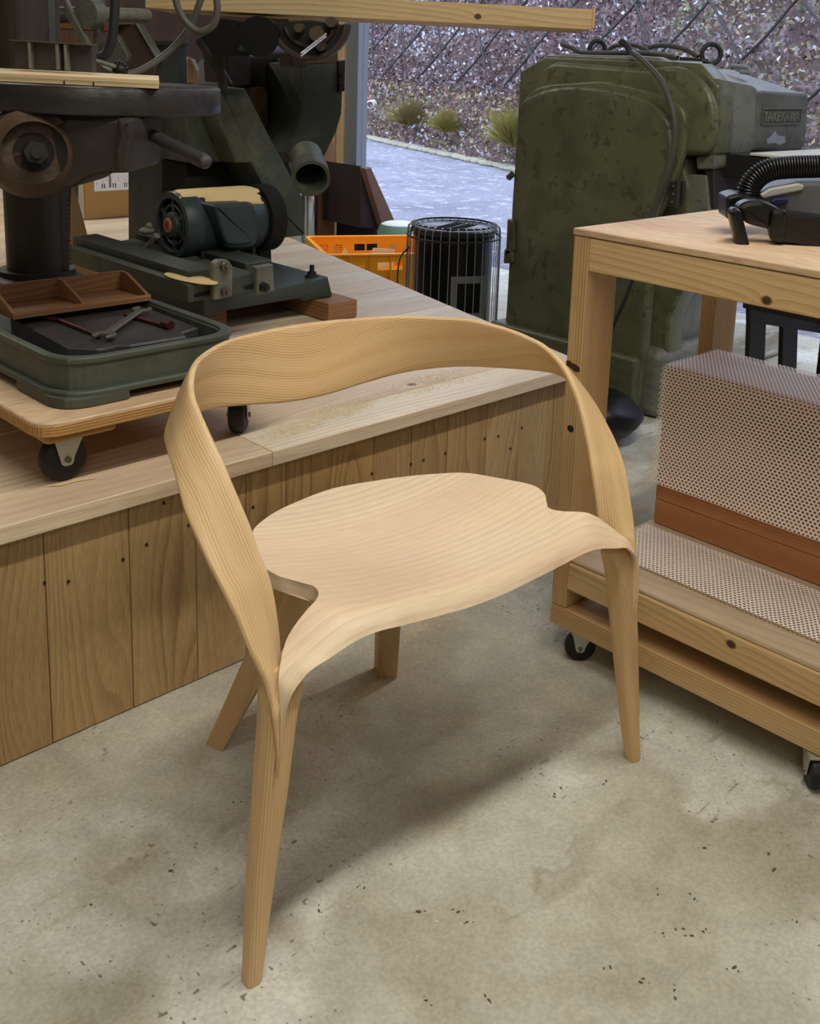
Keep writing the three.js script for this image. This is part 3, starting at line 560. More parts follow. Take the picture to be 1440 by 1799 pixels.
{
  const mm = new THREE.MeshStandardMaterial({ color: 0xfcf2ea, roughness: 0.8, side: THREE.DoubleSide });
  const dr = [[CHX - 0.02, 0.303], [CHX - 0.013, 0.35], [CHX - 0.007, 0.42], [CHX - 0.0045, 0.5], [CHX - 0.003, 0.528], [CHX + 0.006, 0.541], [CHX + 0.03, 0.5425], [CHX + 0.12, 0.541], [CHX + 0.2, 0.541]];
  meshMat(dr, -1.113, -0.42, 0.0086, 0.001, (v, z) => 0.0022 * Math.sin(z * 21 + v * 5) * (v < 0.45 ? 1 - v * 1.6 : 0.1) + 0.001, 'draped_mat', 'pale pink non-slip mesh mat draped over the top of the cedar chest', null, mm);
  const st = [[1.535, 0.2145], [1.57, 0.216], [1.61, 0.217], [1.65, 0.216], [1.675, 0.2155], [1.695, 0.217]];
  meshMat(st, -1.1, -0.45, 0.0086, 0.001, (v, z) => 0.0035 * (0.5 + 0.5 * Math.sin(z * 38 + v * 4)) * Math.sin(Math.PI * v) + 0.0015, 'shelf_mat', 'pale non-slip mesh mat lying rumpled along the shelf before the chest', null, mm);
}
// hand vacuum with ribbed hose
{
  const t = thing('hand_vacuum', 'black hand vacuum cleaner with a ribbed hose lying on the work table', 'vacuum', [0, 0, 0]);
  const hose = [[1.706, 0.895, -0.951], [1.708, 0.914, -0.95], [1.716, 0.934, -0.941], [1.731, 0.948, -0.925], [1.753, 0.954, -0.901], [1.777, 0.957, -0.875], [1.806, 0.957, -0.843], [1.834, 0.933, -0.813]];
  const cv = new THREE.CatmullRomCurve3(hose.map(vec), false, 'centripetal');
  part('hose_core', new THREE.TubeGeometry(cv, 120, 0.0165, 16), M.blackMatt, t);
  const hs = new THREE.Group(); hs.name = 'hose'; t.add(hs);
  const rib = new THREE.TorusGeometry(0.0185, 0.0025, 8, 26);
  for (let i = 0; i <= 46; i++) { const m = part('rib', rib, M.black, hs), s = i / 46; m.position.copy(cv.getPointAt(s)); m.quaternion.setFromUnitVectors(V3(0, 0, 1), cv.getTangentAt(s)); }
  // the parts below are flat-sided mouldings facing the room: local x to the right, z towards the camera
  const f = new THREE.Group(); f.name = 'body'; f.rotation.y = -47.4 * Math.PI / 180; t.add(f);
  const off = (d) => [0, 0, -d];
  const slab = (n, pts, d0, d1, m, r = 0.006, bev = 0.006) => part(n, extZ(rounded(pts, r, 4), -d1, -d0, bev, [], 2), m, f);
  slab('canister', [[0.472, 0.903], [0.489, 0.92], [0.541, 0.931], [0.602, 0.934], [0.611, 0.855], [0.55, 0.851], [0.486, 0.873]], 1.87, 1.96, std(0x54565a, 0.35));
  slab('canister_window', [[0.469, 0.907], [0.484, 0.918], [0.535, 0.93], [0.545, 0.926], [0.542, 0.918], [0.474, 0.9]], 1.864, 1.874, std(0xa6a69e, 0.4), 0.003, 0.003);
  slab('blue_latch', [[0.487, 0.896], [0.492, 0.902], [0.515, 0.904], [0.518, 0.895], [0.494, 0.891]], 1.856, 1.868, std(0x1d2150, 0.35), 0.002, 0.002);
  slab('hose_collar', [[0.407, 0.901], [0.426, 0.908], [0.469, 0.901], [0.472, 0.876], [0.429, 0.862], [0.411, 0.862]], 1.855, 1.93, M.black);
  slab('crevice_nozzle', [[0.394, 0.885], [0.4, 0.895], [0.414, 0.891], [0.42, 0.872], [0.435, 0.829], [0.413, 0.826]], 1.755, 1.79, M.black, 0.008, 0.008);
  slab('front_strap', [[0.409, 0.892], [0.423, 0.904], [0.452, 0.907], [0.474, 0.899], [0.488, 0.89], [0.582, 0.883], [0.588, 0.828], [0.496, 0.836], [0.481, 0.832], [0.472, 0.858], [0.446, 0.862], [0.426, 0.867]], 1.775, 1.818, M.black, 0.01, 0.008);
  slab('strap_clip', [[0.465, 0.894], [0.488, 0.894], [0.494, 0.888], [0.494, 0.837], [0.472, 0.838], [0.465, 0.859]], 1.765, 1.79, M.black, 0.01, 0.007);
}

// ------------------------------------------------------------------ drill press on its dolly, with the things lying on it
{
  const d = thing('dolly', 'plywood dolly with rounded corners and black wheels under the drill press', 'dolly', [0, 0, 0]);
  const top = rounded([[0.675, -1.552], [1.145, -1.552], [1.145, -2.42], [0.675, -2.42]], 0.045, 6).reverse();
  part('board', grain(extY(top, 0.5105, 0.53, 0.002), 'x', [0.3, 0.1]), tone(M.ply, 1.1), d);
  part('edge_band', grain(extY(rounded([[0.674, -1.551], [1.146, -1.551], [1.146, -2.421], [0.674, -2.421]], 0.045, 6).reverse(), 0.5065, 0.5245, 0.001), 'x', [0, 0]), M.plyEdge, d);
  for (const z of [-1.64, -2.32]) part('batten', grain(boxg(0.69, 0.81, 0.49, 0.5062, z - 0.075, z + 0.075, 0.008), 'x', [z, 0.2]), M.plyEdge, d);
  for (const z of [-1.64, -2.32]) part('batten', grain(boxg(1.01, 1.13, 0.49, 0.5062, z - 0.075, z + 0.075, 0.008), 'x', [z, 0.5]), M.plyEdge, d);
  caster(d, 0.737, DECK, -1.612, 0.0385, 0.028, 0.02, 0.49); caster(d, 1.082, DECK, -1.622, 0.034, 0.03, 0.8, 0.49);
  caster(d, 0.75, DECK, -2.32, 0.036, 0.026, 0.5, 0.49); caster(d, 1.08, DECK, -2.32, 0.036, 0.026, 1.1, 0.49);
}
{
  const p = thing('drill_press', 'green cast drill press base, dark column and round dark table, on the dolly', 'drill press', [0, 0, 0]);
  const X0 = 0.737, X1 = 1.078, Z0 = -2.36, Z1 = -1.6, rr = 0.075;
  const ring = (e) => rounded([[X0 - e, Z1 + e], [X1 + e, Z1 + e], [X1 + e, Z0 - e], [X0 - e, Z0 - e]], rr + e, 8).reverse();
  const hole = (e) => rounded([[X0 + e, Z1 - e], [X1 - e, Z1 - e], [X1 - e, Z0 + e], [X0 + e, Z0 + e]], rr - e * 0.5, 8);
  const b = new THREE.Group(); b.name = 'base'; p.add(b);
  part('wall', extY(ring(0), 0.549, 0.6065, 0.002, [hole(0.016)]), M.baseGreen, b);
  part('rim', extY(ring(0.004), 0.6, 0.612, 0.004, [hole(0.014)], 3), M.baseGreen, b);
  part('tray_floor', extY(ring(-0.01), 0.549, 0.562, 0.001), M.green, b);
  // lower skirt, cut away between the feet
  const skirt = extZ(rounded([[X0 - 0.01, 0.5305], [0.845, 0.5305], [0.852, 0.534], [0.858, 0.548], [X1 - 0.1, 0.548], [X1 - 0.09, 0.5305], [X1 + 0.01, 0.5305], [X1 + 0.01, 0.556], [X0 - 0.01, 0.556]], 0.004, 2), -1.62, Z1 + 0.012, 0.004, [], 2);
  const side = (x) => boxg(x - 0.012, x + 0.012, 0.5305, 0.556, Z0 + 0.07, Z1 - 0.068, 0.004, 2);
  const corner = [ring(0.011)];
  part('skirt', extY(ring(0.011), 0.545, 0.5565, 0.004, [hole(0.02)], 3), M.baseGreen, b);
  const foot = (cx0, cx1, cz0, cz1, rad) => extY(rounded([[cx0, cz1], [cx1, cz1], [cx1, cz0], [cx0, cz0]], rad, 8).reverse(), 0.5305, 0.549, 0.003, [], 2);
  part('foot', foot(X0 - 0.011, 0.85, -1.76, Z1 + 0.011, [0.086, 0.012, 0.03, 0.012]), M.baseGreen, b);
  part('foot', foot(0.99, X1 + 0.011, -1.76, Z1 + 0.011, [0.012, 0.086, 0.012, 0.03]), M.baseGreen, b);
  part('foot', foot(X0 - 0.011, X1 + 0.011, -2.371, -2.25, 0.03), M.baseGreen, b);
  part('table_block', extY([[0.818, -1.985], [0.803, -1.719], [0.836, -1.682], [0.848, -1.676], [0.875, -1.682], [0.893, -1.669], [1.0, -1.665], [1.01, -1.695], [1.052, -1.71], [1.06, -1.985]], 0.5625, 0.6, 0.003), M.steelDark, b);
  part('bolt_boss', (() => { const g = new THREE.CylinderGeometry(0.024, 0.026, 0.028, 24); g.translate(0.842, 0.5765, -1.645); return g; })(), M.baseGreen, b);
  part('boss_hole', (() => { const g = new THREE.CylinderGeometry(0.007, 0.007, 0.002, 16); g.translate(0.842, 0.5908, -1.645); return g; })(), M.void, b);
  const C = [0.992, -2.256];
  const lathe = (prof, seg = 48) => { const g = new THREE.LatheGeometry(prof.map((q) => new THREE.Vector2(...q)), seg); g.translate(C[0], 0, C[1]); return crease(g, 30); };
  part('column_flange', lathe([[0, 0.5625], [0.1, 0.5625], [0.1, 0.602], [0.094, 0.612], [0.078, 0.618], [0.078, 0.63], [0, 0.63]]), M.darkIron, p);
  part('column', lathe([[0, 0.6], [0.0605, 0.6], [0.0605, 1.75], [0, 1.75]]), M.darkIron, p);
  // toothed rack on the column's right
  const rk = []; const rx = C[0] + 0.0625 * 0.66, rz = C[1] + 0.0625 * 0.75;
  rk.push(boxg(rx - 0.008, rx + 0.008, 0.632, 1.7, rz - 0.008, rz + 0.004, 0.001));
  for (let i = 0; i < 34; i++) rk.push(boxg(rx - 0.002, rx + 0.0135, 0.64 + i * 0.0102, 0.6448 + i * 0.0102, rz - 0.008, rz + 0.003, 0.0008));
  part('rack', join(rk), M.steelDark, p);
  // bracket that carries the table
  const br = new THREE.Group(); br.name = 'bracket'; p.add(br);
  part('collar', lathe([[0.0645, 0.84], [0.098, 0.84], [0.106, 0.85], [0.106, 0.958], [0.098, 0.968], [0.0645, 0.968], [0.0645, 0.84]]), M.rustIron, br);
  const drumA = vec([0.854, 0.91, -1.996]), drumB = vec([0.736, 0.942, -1.652]), dd = drumB.clone().sub(drumA);
  const drum = new THREE.LatheGeometry([[0, 0], [0.07, 0], [0.074, 0.02], [0.077, dd.length() * 0.62], [0.07, dd.length() * 0.8], [0.05, dd.length() * 0.86], [0.054, dd.length() * 0.8], [0, dd.length() * 0.8]].map((q) => new THREE.Vector2(...q)), 44);
  drum.applyQuaternion(new THREE.Quaternion().setFromUnitVectors(V3(0, 1, 0), dd.clone().normalize())); drum.translate(drumA.x, drumA.y, drumA.z);
  part('drum', crease(drum, 35), M.rustIron, br);
  const nutA = drumA.clone().addScaledVector(dd, 0.78), nutB = drumA.clone().addScaledVector(dd, 0.93);
  part('hex_bolt', join([cylBetween(nutA, nutB, 0.019, 0.019, 6), cylBetween(nutB, nutB.clone().addScaledVector(dd, 0.03), 0.009, 0.009, 16), cylBetween(nutA.clone().addScaledVector(dd, -0.02), nutA.clone().addScaledVector(dd, 0.02), 0.032, 0.032, 28)]), M.darkBolt, br);
  const facing = (n, pts, d0, d1, m, par, r = 0.01, bev = 0.008) => { const g = extZ(rounded(pts, r, 4), -d1, -d0, bev, [], 2); g.rotateY(-47.4 * Math.PI / 180); return part(n, g, m, par); };
  facing('clamp_body', [[-0.726, 1.002], [-0.595, 1], [-0.595, 0.946], [-0.6, 0.908], [-0.641, 0.905], [-0.67, 0.899], [-0.701, 0.877], [-0.728, 0.874], [-0.742, 0.904], [-0.739, 0.969]], 1.74, 1.9, M.darkIron, br, 0.012, 0.012);
  facing('clamp_ear', [[-0.616, 0.997], [-0.589, 0.998], [-0.587, 0.971], [-0.593, 0.941], [-0.598, 0.91], [-0.62, 0.908], [-0.622, 0.945], [-0.615, 0.97]], 1.72, 1.86, M.darkIron, br, 0.006, 0.008);
  facing('rib', [[-0.756, 1.001], [-0.719, 1], [-0.702, 0.987], [-0.72, 0.975], [-0.755, 0.984]], 1.73, 1.84, M.darkIron, br, 0.006, 0.006);
  const hA = vec([0.94, 0.976, -1.725]), hB = vec([0.938, 0.934, -1.491]);
  const lev = new THREE.LatheGeometry([[0, 0], [0.013, 0], [0.011, 0.03], [0.0105, 0.07], [0.0125, hA.distanceTo(hB) - 0.02], [0.0115, hA.distanceTo(hB) - 0.006], [0.006, hA.distanceTo(hB)], [0, hA.distanceTo(hB)]].map((q) => new THREE.Vector2(...q)), 22);
  lev.applyQuaternion(new THREE.Quaternion().setFromUnitVectors(V3(0, 1, 0), hB.clone().sub(hA).normalize())); lev.translate(hA.x, hA.y, hA.z);
  part('lock_lever', lev, M.steelDark, br);
  // round table
  const tb = new THREE.LatheGeometry([[0, 0.985], [0.06, 0.985], [0.06, 0.998], [0.206, 0.998], [0.2105, 1.0], [0.212, 1.003], [0.212, 1.041], [0.2105, 1.0435], [0.207, 1.045], [0, 1.045]].map((q) => new THREE.Vector2(...q)), 96); tb.translate(0.93, 0, -1.83);
  part('round_table', crease(tb, 35), tone(M.steelDark, 0.6, 1.04), p);
  const slot = []; for (const a of [0.4, 1.97, 3.5, 5.1]) { const g = boxg(0.1, 0.19, 1.0445, 1.0456, -0.006, 0.006, 0.0004); g.rotateY(a); g.translate(0.93, 0, -1.83); slot.push(g); }
  part('table_slot', join(slot), M.void, p);
  // upper column bracket plate seen above the table
  part('belt_guard_plate', extZ([[1.013, 1.22], [1.031, 1.221], [1.027, 1.063], [1.009, 1.06]], -2.215, -2.2, 0.002), M.greenDusty, p);
}
// plywood on the table
{
  const t = thing('plywood_offcut', 'pale plywood offcut with two saw kerfs lying on the round drill table', 'plywood', [0.917, 1.0457, -1.6], -47.4 * Math.PI / 180);
  const outl = [[-0.42, -0.26], [-0.004, -0.26], [0, -0.256], [0, 0], [-0.42, 0]];
  for (let i = 0; i < 4; i++) part('ply_layer', grain(extY([[-0.46, 0], [-0.0006 * (i % 2), -0.0004 * (i % 2)], [-0.094 - 0.0006 * (i % 2), -0.3], [-0.46, -0.3]], 0.0002 + i * 0.0035, 0.0035 + i * 0.0035, 0.0003), i % 2 ? 'z' : 'x', [i * 0.3, i * 0.17]), tone(M.palewood, [0.95, 0.82, 1, 1.04][i]), t);
  for (const x of [-0.155, -0.107]) part('saw_kerf', boxg(x - 0.0012, x + 0.0012, 0.0001, 0.006, -0.03, 0.0006, 0.0002), M.void, t);
}
// slotted steel fence standing on the plywood
{
  const t = thing('steel_fence', 'dark steel fence block with three pale ribs standing on the plywood offcut', 'fence', [0, 0, 0]);
  const f = (n, pts, d0, d1, m, bev = 0.001) => { const g = extZ(pts, -d1, -d0, bev); g.rotateY(-47.4 * Math.PI / 180); return part(n, g, m, t); };
  f('plate', [[-0.87, 1.113], [-0.731, 1.111], [-0.732, 1.064], [-0.872, 1.064]], 1.935, 1.955, M.steelDark);
  f('top_flange', [[-0.871, 1.114], [-0.73, 1.113], [-0.73, 1.11], [-0.871, 1.112]], 1.915, 1.96, tone(M.steelDark, 1.5));
  for (const q of [[[-0.84, 1.112], [-0.835, 1.112], [-0.835, 1.064], [-0.84, 1.064]], [[-0.791, 1.111], [-0.785, 1.111], [-0.785, 1.065], [-0.791, 1.065]], [[-0.776, 1.111], [-0.771, 1.111], [-0.77, 1.064], [-0.776, 1.064]]]) f('rib', q, 1.918, 1.934, tone(M.oliveGrey, 0.95));
  f('slot', [[-0.787, 1.11], [-0.778, 1.11], [-0.779, 1.065], [-0.788, 1.065]], 1.927, 1.9345, M.void, 0.0004);
}
// tool tray
{
  const t = thing('tool_tray', 'small brown wooden tool tray with two compartments on the drill press base', 'tray', [0, 0, 0]);
  const x0 = 0.79, x1 = 1.066, zf = -1.905, zb = -2.02, y = 0.613;
  const wd = (n, g, m, off) => part(n, grain(g, n === 'end_wall' || n === 'divider' ? 'z' : 'x', off), m, t);
  wd('bottom', boxg(x0, x1, y, y + 0.006, zb, zf, 0.001), M.brownwood, [0.1, 0.1]);
  wd('front_lip', boxg(x0, x1, y + 0.0062, y + 0.0125, zf - 0.006, zf, 0.001), tone(M.brownwood, 1.25), [0.4, 0.2]);
  wd('back_wall', boxg(x0, x1, y + 0.0062, y + 0.044, zb, zb + 0.006, 0.001), M.brownwood, [0.7, 0.3]);
  const pr = [[zf - 0.0065, y + 0.0062], [zf - 0.0065, y + 0.0125], [zb + 0.026, y + 0.043], [zb + 0.0063, y + 0.043], [zb + 0.0063, y + 0.0062]];
  for (const x of [x0, x1 - 0.007]) wd('end_wall', extX(pr, x, x + 0.007, 0.0008), tone(M.brownwood, 1.15), [0.2, 0.6]);
  wd('divider', extX(pr, 0.925, 0.931, 0.0008), tone(M.brownwood, 1.15), [0.5, 0.4]);
}
// spanner and two red handled keys on the base
{
  const w = thing('spanner', 'grey double open ended spanner lying across the red keys', 'spanner', [0.945, 0.6075, -1.79], 0);
  const ang = Math.atan2(0.15, 0.15);
  const s = [], L = 0.2, hd = (cx, r, a0) => { const o = []; for (let k = 0; k <= 24; k++) { const a = a0 + 0.55 + (Math.PI * 2 - 1.1) * k / 24; o.push([cx + r * Math.cos(a), r * Math.sin(a)]); } for (let k = 0; k <= 10; k++) { const a = a0 - 0.62 + 1.24 * (1 - k / 10); } o.push([cx + r * 0.98 * Math.cos(a0 - 0.55) * 0.3, r * Math.sin(a0 - 0.55) * 0.62]); o.push([cx - 0.12 * r * Math.cos(a0), 0]); o.push([cx + r * 0.98 * Math.cos(a0 + 0.55) * 0.3, r * Math.sin(a0 + 0.55) * 0.62]); return o; };
  const jaw = (cx, r, flip) => { const o = []; const a0 = flip ? Math.PI : 0; for (let k = 0; k <= 24; k++) { const a = a0 + 0.5 + (Math.PI * 2 - 1.0) * k / 24; o.push([cx + r * Math.cos(a), r * Math.sin(a)]); } const dx = Math.cos(a0); o.push([cx - dx * r * 0.15, -Math.sign(dx) * r * 0.42]); o.push([cx - dx * r * 0.15, Math.sign(dx) * r * 0.42]); return o; };
  const turn = (g) => { g.rotateX(-Math.PI / 2); g.rotateY(0.74); return g; };
  part('jaw', turn(extZ(jaw(-L / 2, 0.021, true), 0, 0.006, 0.0012)), M.bolt, w); part('jaw', turn(extZ(jaw(L / 2, 0.019, false), 0, 0.006, 0.0012)), M.bolt, w);
  part('shaft', turn(extZ([[-L / 2 + 0.012, -0.008], [L / 2 - 0.012, -0.007], [L / 2 - 0.012, 0.007], [-L / 2 + 0.012, 0.008]], 0.0005, 0.0055, 0.0012)), M.bolt, w);
  const key = (a, b, label, knob) => { const k = thing('hex_key', label, 'key', [0, 0, 0]); const A = V3(a[0], 0.6042, a[1]), B = V3(b[0], 0.6042, b[1]); part('rod', cylBetween(A, B, 0.004, 0.004, 12), M.red, k); if (knob) { const d = B.clone().sub(A).normalize(); part('grip', cylBetween(B.clone().addScaledVector(d, -0.012), B.clone().addScaledVector(d, 0.014), 0.0055, 0.0085, 14), M.red, k).position.y = 0.0042; } else { part('bent_end', cylBetween(A, A.clone().add(V3(-0.012, 0, -0.02)), 0.004, 0.004, 12), M.red, k); } };
  key([0.868, -1.897], [0.872, -1.745], 'dark red rod key passing under the jaw of the spanner', false);
  key([0.985, -1.86], [1.0, -1.735], 'dark red key with a thick knob end, right of the spanner', true);
}

// ------------------------------------------------------------------ motor driven machine on the platform
{
  const p = thing('tilting_saw', 'dark green woodworking machine with motor, angled arm and curved dust chute, standing on wooden blocks', 'machine', [0, 0, 0]);
  const P = (n, g, m, par = p) => part(n, g, m, par);
  const base = [[1.4, 0.52], ...[[1.612, 0.507], [1.791, 0.519], [1.808, 0.462], [1.709, 0.461], [1.699, 0.471], [1.424, 0.468], [1.41, 0.462]], [1.4, 0.462]].reverse();
  P('base_plate', crease(extZ(base, -2.76, -2.25, 0.006, [], 2)), M.green);
  const bolt = (x, y, z, r = 0.012) => { const g = new THREE.CylinderGeometry(r, r, 0.012, 6); g.translate(x, y + 0.006, z); const s = new THREE.CylinderGeometry(r * 0.55, r * 0.55, 0.03, 12); s.translate(x, y + 0.015, z); const w = new THREE.CylinderGeometry(r * 1.5, r * 1.6, 0.004, 18); w.translate(x, y + 0.001, z); return join([g, s, w]); };
  P('anchor_bolt', bolt(1.765, 0.519, -2.29), M.darkBolt); P('anchor_bolt', bolt(1.765, 0.519, -2.7), M.darkBolt);
  // slide rails and their clamps at the front
  const rail = (n, pts, z0, z1, m = M.green, h = []) => P(n, extZ(pts, z0, z1, 0.003, h), m);
  const rA = [[1.278, 0.581], [1.348, 0.585], [1.348, 0.543], [1.28, 0.538]];
  rail('slide_rail', rA, -2.72, -2.12, M.greenDusty);
  P('rail_slot', extZ([[1.294, 0.558], [1.348, 0.564], [1.348, 0.553], [1.295, 0.55]], -2.14, -2.1188, 0.0006), M.void);
  rail('slide_rail', [[1.408, 0.582], [1.473, 0.586], [1.473, 0.537], [1.411, 0.534]], -2.72, -2.14, M.greenDusty);
  P('rail_slot', extZ([[1.442, 0.555], [1.473, 0.559], [1.473, 0.545], [1.445, 0.547]], -2.16, -2.1388, 0.0006), M.void);
  rail('clamp_plate', rounded([[1.335, 0.541], [1.336, 0.629], [1.348, 0.637], [1.373, 0.635], [1.387, 0.617], [1.386, 0.544]], 0.006, 3), -2.119, -2.1, M.oliveGrey);
  rail('clamp_plate', rounded([[1.469, 0.533], [1.469, 0.594], [1.461, 0.603], [1.516, 0.606], [1.521, 0.537]], 0.004, 2), -2.139, -2.12, tone(M.oliveGrey, 0.75));
  const hexZ = (a, z, r = 0.0125) => { const g = new THREE.CylinderGeometry(r, r, 0.012, 6); g.rotateX(Math.PI / 2); g.translate(a[0], a[1], z); const s = new THREE.CylinderGeometry(r * 0.5, r * 0.5, 0.02, 12); s.rotateX(Math.PI / 2); s.translate(a[0], a[1], z + 0.006); return join([g, s]); };
  P('hex_bolt', hexZ([1.362, 0.62], -2.094), M.bolt); P('hex_bolt', hexZ([1.363, 0.56], -2.094), M.bolt); P('hex_bolt', hexZ([1.485, 0.552], -2.114), M.darkBolt);
  rail('motor_rail', [[1.304, 0.603], [1.371, 0.606], [1.372, 0.567], [1.306, 0.567]], -2.74, -2.16, M.green);
  rail('motor_rail', [[1.487, 0.597], [1.569, 0.599], [1.573, 0.569], [1.491, 0.566]], -2.74, -2.2, M.green);
  P('rail_slot', extY([[1.548, -2.246], [1.575, -2.248], [1.586, -2.288], [1.562, -2.294]].reverse(), 0.586, 0.5885, 0.0004), M.void);
  // motor
  const mo = new THREE.Group(); mo.name = 'motor'; p.add(mo);
  const my = 0.664, mz = -2.45, mx = 1.432, R = 0.088;
  const turnX = (prof, seg = 44) => { const g = new THREE.LatheGeometry(prof.map((q) => new THREE.Vector2(...q)), seg); g.rotateZ(-Math.PI / 2); g.translate(mx, my, mz); return crease(g, 32); };
  P('end_bell', turnX([[R * 0.78, 0.002], [R * 0.8, -0.001], [R * 0.97, 0], [R, 0.006], [R, 0.05], [R * 0.985, 0.056], [R * 0.9, 0.057], [R * 0.9, 0.03], [R * 0.78, 0.012], [R * 0.78, 0.002]]), M.teal, mo);
  P('housing', turnX([[0, 0.02], [R * 0.9, 0.05], [R * 0.96, 0.058], [R * 0.96, 0.235], [R * 0.9, 0.25], [0, 0.25]]), M.teal, mo);
  P('vent_recess', turnX([[0, 0.022], [R * 0.79, 0.022], [R * 0.79, 0.0235], [0, 0.0235]]), M.void, mo);
  const spoke = []; for (let k = 0; k < 6; k++) { const g = boxg(0.004, 0.016, R * 0.3, R * 0.82, -0.006, 0.006, 0.002); g.rotateX(k * Math.PI / 3); g.translate(mx, my, mz); spoke.push(g); }
  for (const g of spoke) P('spoke', g, M.teal, mo);
  const vr = new THREE.TorusGeometry(R * 0.58, 0.0045, 8, 40); vr.rotateY(Math.PI / 2); vr.translate(mx + 0.008, my, mz); P('vent_ring', vr, M.teal, mo);
  P('hub', turnX([[0, -0.01], [R * 0.2, -0.01], [R * 0.36, -0.004], [R * 0.4, 0.004], [R * 0.4, 0.02], [0, 0.02]]), M.teal, mo);
  const badge = P('hub_badge', turnX([[0, -0.0125], [R * 0.2, -0.0125], [R * 0.22, -0.0095], [0, -0.0095]]), std(0xb0673c, 0.5), mo);
  const mark = []; for (const [y0, y1, z0, z1] of [[-0.009, 0.009, -0.0065, -0.0045], [-0.009, 0.009, 0.0045, 0.0065], [0.007, 0.009, -0.0045, 0.0045], [-0.009, -0.007, -0.0045, 0.0045], [-0.003, 0.003, -0.0015, 0.0015]]) mark.push(boxg(mx - 0.0136, mx - 0.0124, my + y0, my + y1, mz + z0, mz + z1, 0.0003));
  P('badge_mark', join(mark), std(0x7d2418, 0.5), mo);
  P('drive_end', turnX([[0, 0.25], [R * 0.86, 0.25], [R * 0.8, 0.28], [R * 0.4, 0.285], [R * 0.4, 0.3], [0, 0.3]]), M.black, mo);
  P('terminal_box', extZ(rounded([[1.481, 0.726], [1.491, 0.729], [1.593, 0.726], [1.608, 0.695], [1.607, 0.628], [1.593, 0.617], [1.523, 0.62], [1.508, 0.641]], 0.012, 4), -2.4, -2.325, 0.008, [], 3), M.teal, mo);
  P('box_rim', extZ(rounded([[1.493, 0.721], [1.505, 0.728], [1.618, 0.724], [1.635, 0.689], [1.635, 0.616], [1.617, 0.602], [1.538, 0.607], [1.521, 0.631]], 0.012, 4), -2.375, -2.36, 0.002), M.teal, mo);
  P('nameplate', extZ([[1.462, 0.707], [1.506, 0.707], [1.505, 0.631], [1.468, 0.633]], -2.3755, -2.3735, 0.0006), tone(M.teal, 1.15), mo);
  P('motor_foot', extZ([[1.52, 0.596], [1.573, 0.597], [1.59, 0.555], [1.53, 0.555]], -2.5, -2.4, 0.004), M.green, mo);
  P('foot_bolt', bolt([1.468, 0.578][0], [1.468, 0.575][1], -2.36, 0.009), M.darkBolt, mo);
  P('foot_bolt', bolt([1.623, 0.574][0], [1.623, 0.571][1], -2.36, 0.009), M.darkBolt, mo);
  // pulley and belt guard behind the motor
  const gd = turnX([[0, 0.25], [R * 1.02, 0.255], [R * 1.06, 0.262], [R * 1.06, 0.3], [R * 0.9, 0.31], [0, 0.31]]); P('pulley', gd, M.blackMatt);
  P('belt_guard', extZ([[1.581, 0.801], [1.749, 0.798], [1.804, 0.786], [1.885, 0.656], [1.894, 0.553], [1.852, 0.545], [1.573, 0.558]], -2.75, -2.62, 0.004), M.blackMatt);
  // column, hood, angled arm
  P('column', extZ([[1.614, 0.941], [1.682, 0.938], [1.671, 0.496], [1.603, 0.499]], -3.0, -2.78, 0.006), M.green);
  P('column_edge', extZ([[1.62, 0.935], [1.671, 0.935], [1.666, 0.713], [1.619, 0.715]], -2.7795, -2.7755, 0.001), M.greenDusty);
  P('arm_hood', crease(extZ([[1.545, 0.932], [1.647, 0.937], [1.702, 0.806], [1.55, 0.811]], -2.8, -2.56, 0.006)), M.greenDusty);
  P('angled_arm', crease(extZ(rounded([[1.604, 1.012], [1.682, 1.016], [1.772, 0.868], [1.884, 0.697], [1.886, 0.593], [1.787, 0.592], [1.771, 0.688], [1.698, 0.812], [1.648, 0.814], [1.589, 0.938]], 0.004, 2), -2.74, -2.48, 0.008, [], 2)), M.greenDusty);
  P('arm_foot', extZ([[1.725, 0.586], [1.799, 0.589], [1.801, 0.566], [1.787, 0.559], [1.725, 0.565]], -2.7, -2.5, 0.004), M.rustIron);
  P('arm_post', extZ([[1.748, 0.559], [1.796, 0.558], [1.798, 0.497], [1.75, 0.499]], -2.62, -2.52, 0.004), M.blackMatt);
  // handle and lever left of the motor
  P('tilt_lever', cylBetween(V3(...[1.393, 0.568, -2.548]), V3(...[1.4, 0.637, -2.466]), 0.008, 0.008, 14), M.oliveGrey);
  P('wing_nut', (() => { const g = new THREE.SphereGeometry(0.017, 18, 12); g.scale(1.3, 0.6, 1); g.translate(...[1.393, 0.645, -2.504]); const s = new THREE.SphereGeometry(0.009, 14, 10); s.translate(...[1.397, 0.658, -2.499]); return join([g, s]); })(), M.oliveGrey);
  P('dust_ledge', extZ([[1.514, 0.805], [1.54, 0.854], [1.594, 0.804]], -2.779, -2.765, 0.002), std(0xd9c79a, 0.95));
  // dark inner body behind the arm
  P('body_shell', extZ([[1.835, 1.009], [1.95, 1.098], [2.181, 1.125], [2.183, 0.922], [2.092, 0.794], [2.128, 0.68], [2.014, 0.741]], -3.1, -2.85, 0.006), tone(M.blackMatt, 1.2));
  P('body_bracket', extZ(rounded([[1.912, 1.002], [1.962, 1.01], [1.979, 0.996], [1.983, 0.887], [1.962, 0.88], [1.916, 0.961]], 0.006, 3), -2.86, -2.8, 0.003), M.rustIron);
  P('strut', cylBetween(V3(...[1.59, 1.141, -2.555]), V3(...[1.641, 1.022, -2.5]), 0.016, 0.012, 10), M.darkIron); P('strut', cylBetween(V3(...[1.589, 1.151, -2.482]), V3(...[1.603, 1.011, -2.468]), 0.012, 0.012, 10), M.darkIron);
